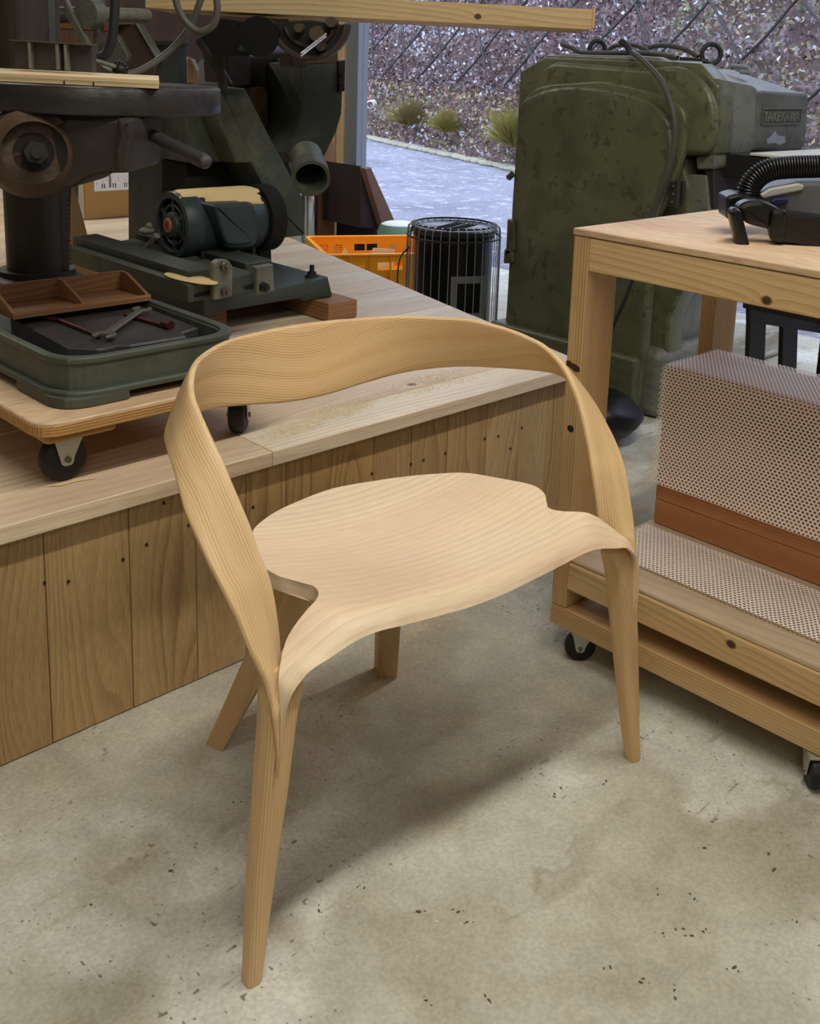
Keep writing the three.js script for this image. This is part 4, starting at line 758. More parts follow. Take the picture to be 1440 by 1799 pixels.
  P('gear_case', extZ([[1.84, 1.122], [1.93, 1.132], [1.934, 1.009], [1.847, 1.004]], -2.95, -2.82, 0.006), M.darkIron);
  const dr = (a, r, len, n = 'drive_drum') => { const c = vec(a), ax = V3(0.736, 0, -0.677); P(n, cylBetween(c, c.clone().addScaledVector(ax, len), r, r, 40), M.black); };
  dr([1.579, 1.151, -2.271], 0.05, 0.2); dr([1.53, 1.145, -2.354], 0.046, 0.2);
  P('web_plate', extZ([[1.568, 1.283], [1.68, 1.292], [1.679, 1.242], [1.734, 1.234], [1.708, 1.208], [1.687, 1.227], [1.637, 1.236]], -2.57, -2.55, 0.002), M.oliveGrey);
  // trunnion under the table board
  const tc = [1.699, 1.197, -2.215], facingTurn = -47.4 * Math.PI / 180;
  const seg = (r0, r1, a0, a1, d, m, n) => { const s = []; for (let k = 0; k <= 24; k++) { const a = a0 + (a1 - a0) * k / 24; s.push([r1 * Math.cos(a), r1 * Math.sin(a)]); } for (let k = 24; k >= 0; k--) { const a = a0 + (a1 - a0) * k / 24; s.push([r0 * Math.cos(a), r0 * Math.sin(a)]); } const g = extZ(s, 0, d, 0.003); g.rotateY(facingTurn); g.translate(...tc); return P(n, g, m); };
  seg(0.0, 0.092, Math.PI * 1.03, Math.PI * 1.97, 0.03, M.blackMatt, 'trunnion_plate'); seg(0.086, 0.1, Math.PI * 1.02, Math.PI * 1.98, 0.05, tone(M.rustIron, 0.5), 'trunnion_rim'); seg(0.06, 0.068, Math.PI * 1.1, Math.PI * 1.9, 0.045, tone(M.rustIron, 0.6), 'trunnion_track');
  P('trunnion_bracket', extZ([[1.867, 1.201], [1.941, 1.203], [1.994, 1.133], [1.995, 1.076], [1.936, 1.078], [1.928, 1.153]], -2.68, -2.62, 0.004), tone(M.rustIron, 0.6));
  const gearA = vec([1.693, 1.164, -2.178]); for (const [du, dv, r] of [[0, 0, 0.02], [-0.045, 0.012, 0.012], [0.035, 0.03, 0.014], [0.01, -0.03, 0.012]]) { const c = gearA.clone().add(V3(du * 0.68, dv, du * 0.73)); P('boss', cylBetween(c, c.clone().add(V3(-0.03, 0, 0.028)), r, r * 0.9, 18), M.rustIron); }
  for (const o of [0, 3]) P('tie_rod', cylBetween(V3(...[1.59, 1.109, -2.113]).add(V3(0, o * 0.0022, 0)), V3(...[1.667, 1.158, -2.117]).add(V3(0, o * 0.0022, 0)), 0.003, 0.003, 8), M.chrome);
  P('mount_block', extZ([[2.016, 1.126], [2.143, 1.138], [2.149, 1.09], [2.012, 1.082]], -2.8, -2.66, 0.005), M.rustIron);
  // curved dust chute with its round mouth
  const duct = [...[[2.006, 1.082], [2.167, 1.099], [2.17, 1.062], [2.166, 1.006], [2.163, 0.935], [2.142, 0.876], [2.095, 0.798], [2.073, 0.772], [1.968, 0.787], [1.947, 0.819], [1.968, 0.856], [1.986, 0.89], [1.997, 0.925], [2.003, 0.969], [2.007, 1.021]]];
  P('dust_chute', crease(extZ(duct, -2.85, -2.66, 0.008, [], 2), 40), tone(M.greenDusty, 0.8));
  P('chute_flange', extZ([[2.138, 1.097], [2.165, 1.101], [2.165, 1.006], [2.142, 1.003]], -2.67, -2.65, 0.002), M.blackMatt);
  for (const v of [132, 153]) P('hex_bolt', hexZ([2.142, 1.055].map((q, i) => (i && v > 140 ? q - 0.03 : q)), -2.648, 0.007), M.darkBolt);
  const oA = vec([1.759, 0.846, -2.312]), oB = vec([1.682, 0.801, -2.189]), ol = oA.distanceTo(oB), mouth = new THREE.LatheGeometry([[0.036, 0], [0.043, 0], [0.045, ol * 0.6], [0.049, ol * 0.64], [0.0495, ol], [0.041, ol], [0.038, ol * 0.9], [0.036, 0]].map((q) => new THREE.Vector2(...q)), 40);
  mouth.applyQuaternion(new THREE.Quaternion().setFromUnitVectors(V3(0, 1, 0), oB.clone().sub(oA).normalize())); mouth.translate(oA.x, oA.y, oA.z);
  P('chute_mouth', crease(mouth, 35), tone(M.greenDusty, 0.95, 1.05));
  const plug = cylBetween(oA, oA.clone().lerp(oB, 0.1), 0.034, 0.034, 24); P('chute_dark', plug, M.void);
}
// sawdust lying on the motor and rail
{
  const g = [], r = rng(41); const mx = 1.432, my = 0.664, mz = -2.45, R = 0.0875;
  const sh = (x0, x1, a0, a1, seed, Rr = R) => {
    const nx = 30, na = 26, pos = [], idx = [], at = (i, j) => j * (nx + 1) + i;
    for (let j = 0; j <= na; j++) for (let i = 0; i <= nx; i++) {
      const u = i / nx, v = j / na, n = pn(u * 7 + seed, v * 5, 64, 64, 2) - 0.5, e = Math.min(u, 1 - u, v, 1 - v), a = a0 + (a1 - a0) * (v + 0.1 * n), t = 0.004 * sstep(0, 0.12, e) + 0.0012 * pn(u * 24, v * 20, 24, 20, 1);
      pos.push(mx + x0 + (x1 - x0) * (u + 0.05 * (pn(v * 9 + seed, 0, 64, 64, 1) - 0.5)), my + (Rr + t - 0.001) * Math.cos(a), mz + (Rr + t - 0.001) * Math.sin(a));
    }
    for (let j = 0; j < na; j++) for (let i = 0; i < nx; i++) idx.push(at(i, j), at(i, j + 1), at(i + 1, j), at(i + 1, j), at(i, j + 1), at(i + 1, j + 1));
    const q = new THREE.BufferGeometry(); q.setAttribute('position', new THREE.Float32BufferAttribute(pos, 3)); q.setAttribute('uv', new THREE.Float32BufferAttribute(new Float32Array(pos.length / 3 * 2), 2)); q.setIndex(idx); q.computeVertexNormals(); return q;
  };
  M.sawdust = new THREE.MeshStandardMaterial({ color: 0xe2c68e, roughness: 0.95, side: THREE.DoubleSide });
  solo('sawdust', join([sh(0.004, 0.25, -1.2, 0.55, 0), sh(0.07, 0.24, 0.4, 0.95, 7, R * 0.97)]), M.sawdust, 'thick pale sawdust lying over the top of the machine motor', 'sawdust', null, 'stuff');
  const mound = new THREE.SphereGeometry(1, 28, 12); mound.scale(0.034, 0.005, 0.09); const rot = new THREE.Matrix4().makeRotationY(0.12); mound.applyMatrix4(rot); mound.translate(...[1.315, 0.585, -2.167]);
  solo('sawdust', mound, M.sawdust, 'small streak of sawdust on the machine front slide rail', 'sawdust', null, 'stuff');
}
for (const [x0, x1, label] of [[1.745, 1.845, 'square wooden block under the right end of the dark green machine'], [1.42, 1.5, 'wooden block in shadow under the left end of the dark green machine']])
  solo('support_block', grain(boxg(x0, x1, DECK + 0.0005, 0.4605, -2.7, x0 > 1.6 ? -2.19 : -2.3, 0.003), 'z', [0.3, x0]), M.brownwood, label, 'block');
// board resting across the machine
{
  const t = thing('overhead_board', 'thick pale timber board across the top of the picture, resting on the dark green machine', 'board', [1.86, 1.208, -2.095], -47.4 * Math.PI / 180 + 0.06);
  part('board', grain(boxg(-0.62, 0.52, 0, 0.052, -0.3, 0, 0.003), 'x', [0.2, 0.1]), tone(M.pine, 0.98, 0.95), t);
  part('end_batten', grain(boxg(0.515, 0.5225, 0.004, 0.055, -0.302, 0.0025, 0.002), 'z', [0.2, 0.05]), tone(M.pine, 0.9), t);
}

// ------------------------------------------------------------------ old green cast machine by the yard opening
{
  const font = await new FontLoader().loadAsync('fonts/droid/droid_sans_bold.typeface.json');
  const p = thing('bandsaw_resaw', 'tall old olive green cast iron machine with rounded door and raised lettering', 'machine', [0, 0, 0]);
  const P = (n, g, m, par = p) => part(n, g, m, par);
  P('cabinet', crease(extX(rounded([[-2.511, 1.089], [-2.392, 1.149], [-2.056, 1.149], [-1.783, 1.142], [-1.709, 1.079], [-1.694, 0.97], [-1.696, 0.873], [-1.82, 0.856], [-1.782, 0.763], [-1.751, 0.497], [-1.814, 0.337], [-1.801, -0.006], [-2.525, -0.202]], 0.008, 3), 2.83, 2.92, 0.012, [], 3)), M.olive);
  P('back_body', boxg(2.92, 3.3, 0.2, 1.05, -2.48, -1.95, 0.02, 2), M.oliveGrey);
  P('plinth', boxg(2.72, 3.3, 0.0005, 0.21, -2.5, -1.86, 0.015, 2), tone(M.olive, 0.8));
  P('upper_cover', crease(extX(rounded([[-2.421, 1.017], [-2.394, 1.096], [-2.341, 1.128], [-2.122, 1.123], [-1.94, 1.119], [-1.857, 1.132], [-1.79, 1.119], [-1.727, 1.07], [-1.695, 1.008], [-1.692, 0.934], [-1.707, 0.876], [-1.801, 0.864], [-1.893, 0.806], [-2.408, 0.833]], 0.05, 6), 2.8, 2.835, 0.016, [], 4)), tone(M.olive, 1.12));
  P('door_frame', crease(extX(rounded([[-2.455, 0.829], [-2.453, 0.966], [-2.411, 1.027], [-2.341, 1.051], [-2.097, 1.075], [-1.964, 1.056], [-1.839, 1.035], [-1.784, 0.997], [-1.774, 0.897], [-1.808, 0.763], [-1.861, 0.649], [-1.859, 0.448], [-1.859, 0.016], [-2.478, -0.149], [-2.465, 0.385], [-2.465, 0.629]], 0.035, 6), 2.775, 2.805, 0.006, [], 3)), tone(M.olive, 1.15));
  const door = P('door', crease(extX(rounded([[-2.443, 0.827], [-2.437, 0.979], [-2.41, 1.001], [-2.331, 1.036], [-2.216, 1.056], [-2.076, 1.054], [-1.94, 1.036], [-1.861, 1.004], [-1.812, 0.951], [-1.798, 0.869], [-1.813, 0.772], [-1.847, 0.662], [-1.851, 0.452], [-1.854, 0.023], [-2.461, -0.139], [-2.449, 0.197], [-2.443, 0.391], [-2.448, 0.632]], 0.05, 6), 2.75, 2.782, 0.014, [], 4)), tone(M.olive, 0.86));
  P('door_edge_roll', tube([[2.752, 0.94, -1.819], [2.752, 0.882, -1.805], [2.752, 0.777, -1.819], [2.752, 0.668, -1.849], [2.752, 0.561, -1.858]], 0.009, 40, 10), M.oliveGrey);
  for (const [u0, pts] of [[0, [[-2.451, 0.584], [-2.419, 0.584], [-2.409, 0.477], [-2.45, 0.446]]], [1, [[-2.458, 0.478], [-2.417, 0.476], [-2.411, 0.432], [-2.459, 0.424]]]]) P('door_catch', extX(rounded(pts, 0.008, 3), 2.735, 2.752, 0.005), tone(M.olive, 0.6));
  P('catch_pin', cylBetween(V3(...[2.742, 0.741, -2.44]), V3(...[2.742, 0.727, -2.458]), 0.011, 0.011, 12), tone(M.olive, 0.8));
  // head on the far side with its sloped lid and raised letters
  const ZH = -1.705, keep = (pts) => pts.map((q) => [Math.max(q[0], 2.836), q[1]]);
  P('head_housing', crease(extZ(rounded(keep([[2.809, 1.086], [2.826, 1.099], [3.025, 1.083], [3.055, 1.073], [3.071, 0.883], [3.051, 0.873], [2.845, 0.873]]), 0.006, 3), -2.35, ZH, 0.006, [], 2)), M.oliveGrey);
  P('head_lid', crease(extX([[-2.35, 1.155], [-1.95, 1.157], [ZH - 0.008, 1.09], [-2.35, 1.09]], 2.85, 3.05, 0.006, [], 2)), M.oliveGrey);
  P('end_housing', crease(extZ(rounded([[3.042, 1.071], [3.396, 1.065], [3.411, 1.051], [3.428, 0.889], [3.384, 0.865], [3.065, 0.876]], 0.018, 4), -2.3, ZH, 0.012, [], 3)), tone(M.oliveGrey, 0.72, 0.97));
  P('end_lid', crease(extX([[-2.3, 1.13], [-1.98, 1.13], [ZH - 0.012, 1.066], [-2.3, 1.06]], 3.07, 3.36, 0.006, [], 2)), tone(M.oliveGrey, 0.76, 0.97));
  const pl = [[3.101, 1.009], [3.358, 1.013], [3.362, 0.964], [3.11, 0.964]], px0 = pl[0][0], px1 = pl[1][0], py0 = pl[3][1], py1 = pl[0][1];
  const fr = new THREE.Group(); fr.name = 'name_panel'; p.add(fr);
  P('panel_frame', join([boxg(px0 - 0.004, px1 + 0.004, py1, py1 + 0.005, ZH - 0.002, ZH + 0.006, 0.001), boxg(px0 - 0.004, px1 + 0.004, py0 - 0.005, py0, ZH - 0.002, ZH + 0.006, 0.001), boxg(px0 - 0.005, px0, py0, py1, ZH - 0.002, ZH + 0.006, 0.001), boxg(px1, px1 + 0.005, py0, py1, ZH - 0.002, ZH + 0.006, 0.001)]), tone(M.oliveGrey, 0.75), fr);
  P('panel_ground', boxg(px0, px1, py0, py1, ZH - 0.001, ZH + 0.0012, 0.0005), tone(M.oliveGrey, 0.4), fr);
  const tg = new TextGeometry('TAKEKAWA', { font, size: (py1 - py0) * 0.72, depth: 0.004, curveSegments: 4 }); tg.computeBoundingBox(); const bw = tg.boundingBox.max.x - tg.boundingBox.min.x;
  tg.scale((px1 - px0) * 0.94 / bw, 1, 1); tg.translate(px0 + (px1 - px0) * 0.03, py0 + (py1 - py0) * 0.14, ZH + 0.001); P('raised_letters', tg, tone(M.oliveGrey, 0.85), fr);
  const ch = new THREE.Shape(); [[0, 0], [0.03, 0.012], [0.05, 0.028], [0.07, 0.012], [0.12, 0.008], [0.13, -0.012], [0.09, -0.02], [0.06, -0.012], [0.01, -0.014]].forEach((q, i) => (i ? ch.lineTo(q[0], q[1]) : ch.moveTo(q[0], q[1])));
  const chip = new THREE.ExtrudeGeometry(ch, { depth: 0.0006, bevelEnabled: false }); chip.translate(px0 + 0.045, py0 - 0.052, ZH); P('bare_patch', chip, std(0x8f949c, 0.6));
  P('guide_block', extX(rounded([[-1.772, 0.86], [-1.703, 0.874], [-1.701, 0.837], [-1.708, 0.828], [-1.764, 0.821]], 0.006, 3), 2.836, 3.2, 0.004), M.oliveGrey);
  P('guide_post', extX([[-1.747, 0.825], [-1.712, 0.832], [-1.695, 0.708], [-1.73, 0.7]], 2.85, 3.1, 0.004), M.darkIron);
  P('side_plate', extX(rounded([[-1.86, 0.852], [-1.827, 0.861], [-1.805, 0.848], [-1.805, 0.802], [-1.731, 0.806], [-1.708, 0.696], [-1.84, 0.643]], 0.006, 3), 2.84, 3.2, 0.004), M.oliveGrey);
  P('saw_table', boxg(2.9, 3.5, 0.8, 0.875, -1.9, -1.5, 0.006), M.blackMatt);
  P('table_ledge', boxg(2.895, 3.5, 0.876, 0.884, -1.62, -1.495, 0.002), M.offWhite);
  // hinge
  const hg = new THREE.Group(); hg.name = 'hinge'; p.add(hg);
  P('leaf', extX([[-1.806, 0.781], [-1.784, 0.787], [-1.781, 0.71], [-1.803, 0.704]], 2.752, 2.766, 0.002), M.darkIron, hg); P('leaf', extX([[-1.793, 0.785], [-1.773, 0.787], [-1.771, 0.709], [-1.792, 0.705]], 2.782, 2.796, 0.002), M.darkIron, hg);
  P('knuckle', cylBetween(V3(...[2.76, 0.789, -1.778]), V3(...[2.76, 0.707, -1.776]), 0.008, 0.008, 14), M.darkIron, hg);
  const dots = []; for (const [u, v] of [[1182, 327], [1182, 341], [1180, 355]]) { const s = new THREE.SphereGeometry(0.0045, 10, 8); s.translate(...plQ(u, v)); dots.push(s); }
  function plQ(u, v) { return { 327: [2.75, 0.771, -1.788], 341: [2.75, 0.747, -1.786], 355: [2.75, 0.722, -1.788] }[v]; }
  P('screws', join(dots), M.bolt, hg);
  // pedestal and its foot
  P('pedestal', crease(boxg(2.836, 3.19, 0.2, 0.86, -2.45, -1.845, 0.03, 4)), tone(M.oliveGrey, 0.9));
  P('pedestal_foot', boxg(2.79, 3.24, 0.0005, 0.235, -2.5, -1.8, 0.04, 4), tone(M.oliveGrey, 0.95));
  P('pad', boxg(3.245, 3.95, 0.0005, 0.13, -2.6, -1.95, 0.02, 3), M.concrete);
  // eye bolts
  for (const [c, r] of [[[2.95, 1.179, -2.267], 0.026], [[2.95, 1.173, -1.818], 0.03]]) { const g = new THREE.TorusGeometry(r, 0.008, 12, 36); g.rotateY(-0.75); g.translate(...c); P('eye_bolt', g, M.cableDark); }
  P('lid_hinge', extX([[-1.902, 1.16], [-1.819, 1.157], [-1.816, 1.148], [-1.903, 1.149]], 2.9, 2.94, 0.001), M.darkIron);
  // cables
  const cb = (n, pts, r, m) => P(n, tube(pts, r, 70, 8), m);
  cb('cable', [[2.9, 1.188, -2.385], [2.9, 1.178, -2.341], [2.9, 1.165, -2.303], [2.9, 1.163, -2.225], [2.9, 1.168, -2.069], [2.9, 1.163, -1.958], [2.9, 1.156, -1.908]], 0.008, M.cable);
  cb('cable', [[2.95, 1.169, -2.225], [2.95, 1.185, -2.205], [2.95, 1.193, -2.17], [2.95, 1.194, -2.119], [2.95, 1.184, -2.077], [2.95, 1.168, -2.044]], 0.007, M.cable);
  cb('cable', [[3, 1.174, -2.116], [3, 1.188, -2.089], [3, 1.196, -2.049], [3, 1.195, -2], [3, 1.184, -1.942], [3, 1.163, -1.897]], 0.008, M.cable);
  cb('cable', [[2.86, 1.171, -2.07], [2.8, 1.159, -1.997], [2.76, 1.127, -1.919], [2.745, 1.084, -1.859], [2.74, 1.039, -1.824], [2.735, 0.989, -1.798], [2.735, 0.931, -1.786], [2.735, 0.867, -1.79], [2.735, 0.789, -1.809], [2.74, 0.705, -1.838], [2.74, 0.634, -1.857]], 0.009, M.cable);
  cb('cable_tie', [[2.84, 1.202, -2.088], [2.84, 1.189, -2.066], [2.84, 1.168, -2.047]], 0.011, M.cableDark);
  cb('handle_rod', [[3.05, 1.14, -1.803], [3.05, 1.139, -1.77], [3.05, 1.135, -1.741], [3.05, 1.124, -1.736], [3.05, 1.123, -1.768]], 0.007, M.greySteel);
  cb('cable', [[2.735, 0.47, -1.899], [2.735, 0.405, -1.92], [2.735, 0.323, -1.954], [2.735, 0.271, -1.972]], 0.005, M.cableDark);
}
// ------------------------------------------------------------------ smaller things around
// cylinder heater in a wire guard
{
  const h = thing('wire_guard_heater', 'black cylinder heater inside a cage of thin wires, standing beyond the platform edge', 'heater', [2.86, 0, -2.83], -0.6);
  h.scale.set(0.9, 1.24, 0.9);
  const L = (prof, seg = 48) => crease(new THREE.LatheGeometry(prof.map((q) => new THREE.Vector2(...q)), seg), 30);
  part('body', L([[0, 0.001], [0.165, 0.001], [0.165, 0.36], [0.172, 0.37], [0.172, 0.384], [0, 0.384]]), M.black, h);
  part('lid', L([[0, 0.385], [0.178, 0.385], [0.184, 0.39], [0.184, 0.398], [0.176, 0.402], [0.168, 0.398], [0, 0.398]]), std(0x24272b, 0.35), h);
  const bars = []; for (let k = 0; k < 3; k++) for (const s of [-1, 1]) bars.push(boxg(-0.12 + Math.abs(k - 1) * 0.01, 0.12, 0.398, 0.4005, s * (0.012 + k * 0.018) - 0.003, s * (0.012 + k * 0.018) + 0.003, 0.0008));
  part('lid_slots', join(bars.map((g) => { g.rotateY(0.9); return g; })), M.void, h);
  const wire = tube([[0.165, 0.41, 0], [0.193, 0.405, 0], [0.198, 0.385, 0], [0.2, 0.3, 0], [0.2, 0.002, 0]], 0.0021, 24, 6);
  for (let k = 0; k < 34; k++) { const m = part('guard_wire', wire, M.zinc, h); m.rotation.y = k / 34 * Math.PI * 2; }
  for (const [y, r] of [[0.408, 0.17], [0.372, 0.2], [0.03, 0.2]]) { const g = new THREE.TorusGeometry(r, 0.003, 8, 60); g.rotateX(Math.PI / 2); g.translate(0, y, 0); part('guard_ring', g, M.cableDark, h); }
  const door = []; const dy0 = 0.14, dy1 = 0.25; const pl = (x0, x1, y0, y1, m, n, rr) => { const g = boxg(x0, x1, y0, y1, -0.003, 0.003, 0.001); g.translate(0, 0, rr); g.rotateY(0.1); part(n, g, m, h); };
  pl(-0.055, 0.095, dy0 - 0.01, dy1 + 0.015, std(0x8a8c90, 0.4, { metalness: 0.5 }), 'window_frame', 0.164); pl(-0.03, 0.072, dy0 + 0.012, dy1 - 0.006, M.black, 'window_pane', 0.168);
  part('carry_handle', tube([[-0.2, 0.34, 0.05], [-0.24, 0.31, 0.08], [-0.25, 0.25, 0.09], [-0.24, 0.19, 0.08], [-0.205, 0.14, 0.05]], 0.003, 30, 8), M.cableDark, h);
}
// two stacked orange crates
function crate(label, y0, hgt, twist) {
  const c = thing('plastic_crate', label, 'crate', [3.087, y0, -3.532], -27.3 * Math.PI / 180 + twist, 'stacked orange crates');
  const w = 0.55, d = 0.46, th = 0.006, om = M.orange;
  // walls with real openings: a long hand slot between lattice windows
  const wall = (len) => {
    const holes = []; const q = (a, b, y, z) => holes.push([[a, y], [b, y], [b, z], [a, z]]);
    q(-0.055, 0.055, hgt * 0.52, hgt * 0.74);
    for (const cx of [-len * 0.36, -len * 0.24, len * 0.24, len * 0.36]) for (let i = 0; i < 4; i++) for (let j = 0; j < 4; j++) { const s = 0.0042, x = cx + (i - 1.5) * 0.0105, y = hgt * 0.6 + (j - 1.5) * 0.0105; holes.push([[x, y - s], [x + s, y], [x, y + s], [x - s, y]]); }
    return extZ([[-len / 2, 0], [len / 2, 0], [len / 2, hgt - 0.004], [-len / 2, hgt - 0.004]], -th / 2, th / 2, 0, holes);
  };
  for (const s of [-1, 1]) { const a = part('long_wall', wall(w), om, c); a.position.z = s * d / 2; const b = part('short_wall', wall(d), om, c); b.rotation.y = Math.PI / 2; b.position.x = s * w / 2; }
  const rim = (e) => rounded([[-w / 2 - e, d / 2 + e], [w / 2 + e, d / 2 + e], [w / 2 + e, -d / 2 - e], [-w / 2 - e, -d / 2 - e]], 0.03, 5).reverse();
  part('rim', extY(rim(0.012), hgt - 0.01, hgt, 0.003, [rim(-0.006).reverse()], 2), tone(om, 1.15), c);
  part('foot_rim', extY(rim(0.004), hgt * 0.3, hgt * 0.36, 0.002, [rim(-0.004).reverse()], 1), om, c);
  part('floor', extY(rim(-0.004), 0.001, 0.006, 0.001), om, c);
  for (const s of [-1, 1]) for (let k = -2; k <= 2; k++) part('rib', boxg(k * 0.088 - 0.004, k * 0.088 + 0.004, 0.004, hgt - 0.012, s * (d / 2 + 0.004) - 0.004, s * (d / 2 + 0.004) + 0.004, 0.001), om, c);
}
crate('upper orange plastic crate with lattice windows, topmost of the stack behind the platform edge', 0.152, 0.15, 0);
crate('lower orange plastic crate, under the other crate and mostly hidden by the platform', 0.001, 0.15, 0.02);
// offcuts in the crate
for (const [i, label] of ['pale wooden wedge leaning inside the orange crate, left of the other offcut', 'pale wooden offcut leaning inside the orange crate, right of the wedge'].entries()) {
  const g = extZ([[[-0.07, 0], [0.03, 0.01], [-0.02, 0.1]], [[-0.05, 0.0], [0.07, 0.01], [0.08, 0.09], [-0.02, 0.1]]][i], -0.012, 0.012, 0.002); g.rotateX(-0.2); g.rotateY(-0.47); g.translate(3.05 + i * 0.12, 0.162, -3.68 + i * 0.06);
  solo('wood_offcut', grain(g, 'x', [0.1 * i, 0.2]), M.palewood, label, 'offcut');
}
// rusty steel channel and green casting outside the post
{
  const t = thing('rusty_channel', 'dark rusty steel box leaning outside against the grey door post', 'box', [0, 0, 0]);
  part('side', extZ([[3.84, 0.521], [3.907, 0.506], [4.098, 0.194], [4.03, 0.139], [3.849, 0.174]], -4.9, -4.55, 0.006), std(0x2b1d18, 0.6), t);
  part('front_flange', extZ([[3.827, 0.514], [3.872, 0.519], [4.057, 0.21], [4.011, 0.168], [3.976, 0.157]], -4.55, -4.5, 0.004), std(0x7a5c4c, 0.6, { metalness: 0.3 }), t);
  part('block', boxg(3.95, 4.12, 0.0005, 0.16, -4.9, -4.45, 0.01), std(0x241a16, 0.8), t);
}
{
  const t = thing('pipe_elbow', 'pale green cast pipe flange lying at the foot of the grey door post', 'flange', [3.84, 0, -4.22], 0.3);
  part('body', crease(new THREE.LatheGeometry([[0.08, 0.0005], [0.12, 0.0005], [0.115, 0.16], [0.12, 0.2], [0.1, 0.24], [0.08, 0.24], [0.08, 0.0005]].map((q) => new THREE.Vector2(...q)), 36), 35), std(0x6f9483, 0.5), t);
  part('snow_cap', (() => { const g = new THREE.SphereGeometry(0.1, 20, 8); g.scale(1, 0.22, 1); g.translate(0, 0.235, 0); return g; })(), std(0xf2f4f8, 0.8), t);
  part('lug', boxg(0.1, 0.2, 0.08, 0.17, -0.03, 0.03, 0.008, 2), std(0x7b7f76, 0.5, { metalness: 0.4 }), t);
}
// bright tubes standing by the wall
for (const [u, x, z, r, label] of [[0, 3.62, -4.83, 0.03, 'left of two shiny steel tubes standing behind the machine, beside the pale door trim'], [1, 3.73, -4.86, 0.042, 'right of two shiny steel tubes standing behind the machine, beside the pale door trim']]) {
  const g = new THREE.LatheGeometry([[0, 0.0005], [r * 0.9, 0.0005], [r, 0.01], [r, 0.55], [r * 0.92, 0.56], [0, 0.56]].map((q) => new THREE.Vector2(...q)), 32); g.translate(x, 0, z);
  solo('steel_tube', crease(g, 30), M.chrome, label, 'tube');
}
solo('wall_panel', boxg(3.4, 3.58, 0.0005, 0.5, -5.0, -4.96, 0.003), M.offWhite, 'pale panel leaning upright behind the machine, left of the shiny tubes', 'panel');
solo('brown_panel', grain(boxg(3.8, 3.97, 0.0005, 0.62, -4.98, -4.94, 0.003), 'y'), tone(M.brownwood, 0.95), 'plain brown panel standing upright between the shiny tubes and the pale door trim', 'panel');
// cardboard box with a shipping label
{
  const t = thing('cardboard_box', 'cardboard box with a white printed label standing far back on the platform', 'box', [0, 0, 0]);
  const cm = std(0xb08a52, 0.85), z = -4.13, q = [[2.024, 0.413], [2.241, 0.414], [2.246, 0.598], [2.028, 0.6]];
  part('carton', boxg(q[0][0], q[1][0], DECK + 0.0005, q[2][1] + 0.05, z - 0.34, z, 0.004), cm, t);
  part('side_flap', boxg(q[0][0] - 0.004, q[0][0] - 0.0005, DECK + 0.003, q[2][1] + 0.05, z - 0.33, z - 0.002, 0.0015), std(0xb5ac98, 0.85), t);
  const lab = [[2.066, 0.596], [2.227, 0.597], [2.225, 0.525], [2.064, 0.536]], lw = lab[1][0] - lab[0][0], lh = lab[1][1] - lab[2][1];
  const rr = rng(12), blocks = []; for (let i = 0; i < 60; i++) blocks.push([rr(), rr(), 0.01 + 0.03 * rr(), 0.02 + 0.2 * rr(), rr()]);
  const lt = texture(256, 128, 1, 1, (u, v, o) => {
    let c = 0.93; for (const b of blocks) if (u > b[0] && u < b[0] + b[2] * 0.4 && v > b[1] && v < b[1] + b[3] && u > 0.06 && u < 0.94 && v > 0.14 && v < 0.92) c = Math.min(c, 0.66 + 0.15 * b[4]);
    if (u > 0.4 && u < 0.46 && v > 0.18 && v < 0.9) c = 0.45;
    for (const [a, w] of [[0.2, 0.09], [0.5, 0.09], [0.82, 0.08]]) if (u > a && u < a + w && v > 0.16 && v < 0.42) c = u < a + w * 0.28 || u > a + w * 0.7 ? 0.12 : 0.9;
    o[0] = o[1] = o[2] = c;
  }, false);
  const pg = new THREE.BoxGeometry(lw, lh, 0.001); pg.translate((lab[0][0] + lab[1][0]) / 2, (lab[1][1] + lab[2][1]) / 2, z + 0.0007);
  part('shipping_label', pg, std(0xffffff, 0.6, { map: lt.map }), t, 'white printed label');
}
// brown board leaning behind the column
{
  const g = extZ([[1.386, 0.757], [1.407, 0.756], [1.488, 0.411], [1.39, 0.423]], -2.985, -2.95, 0.003);
  solo('leaning_board', grain(g, 'y', [0.1, 0.1]), tone(M.pineLines, 0.62, 1.04), 'orange brown board leaning behind the drill press column', 'board');
}
// torn chip caught under the front wheel
{
  const g = extY([[0.70, -1.598], [0.712, -1.594], [0.742, -1.592], [0.752, -1.598], [0.776, -1.578], [0.748, -1.586], [0.72, -1.585]].reverse(), DECK + 0.0003, DECK + 0.0018, 0.0004);
  solo('wood_chip', g, M.palewood, 'thin torn wood chip caught under the black front wheel of the dolly', 'chip');
}
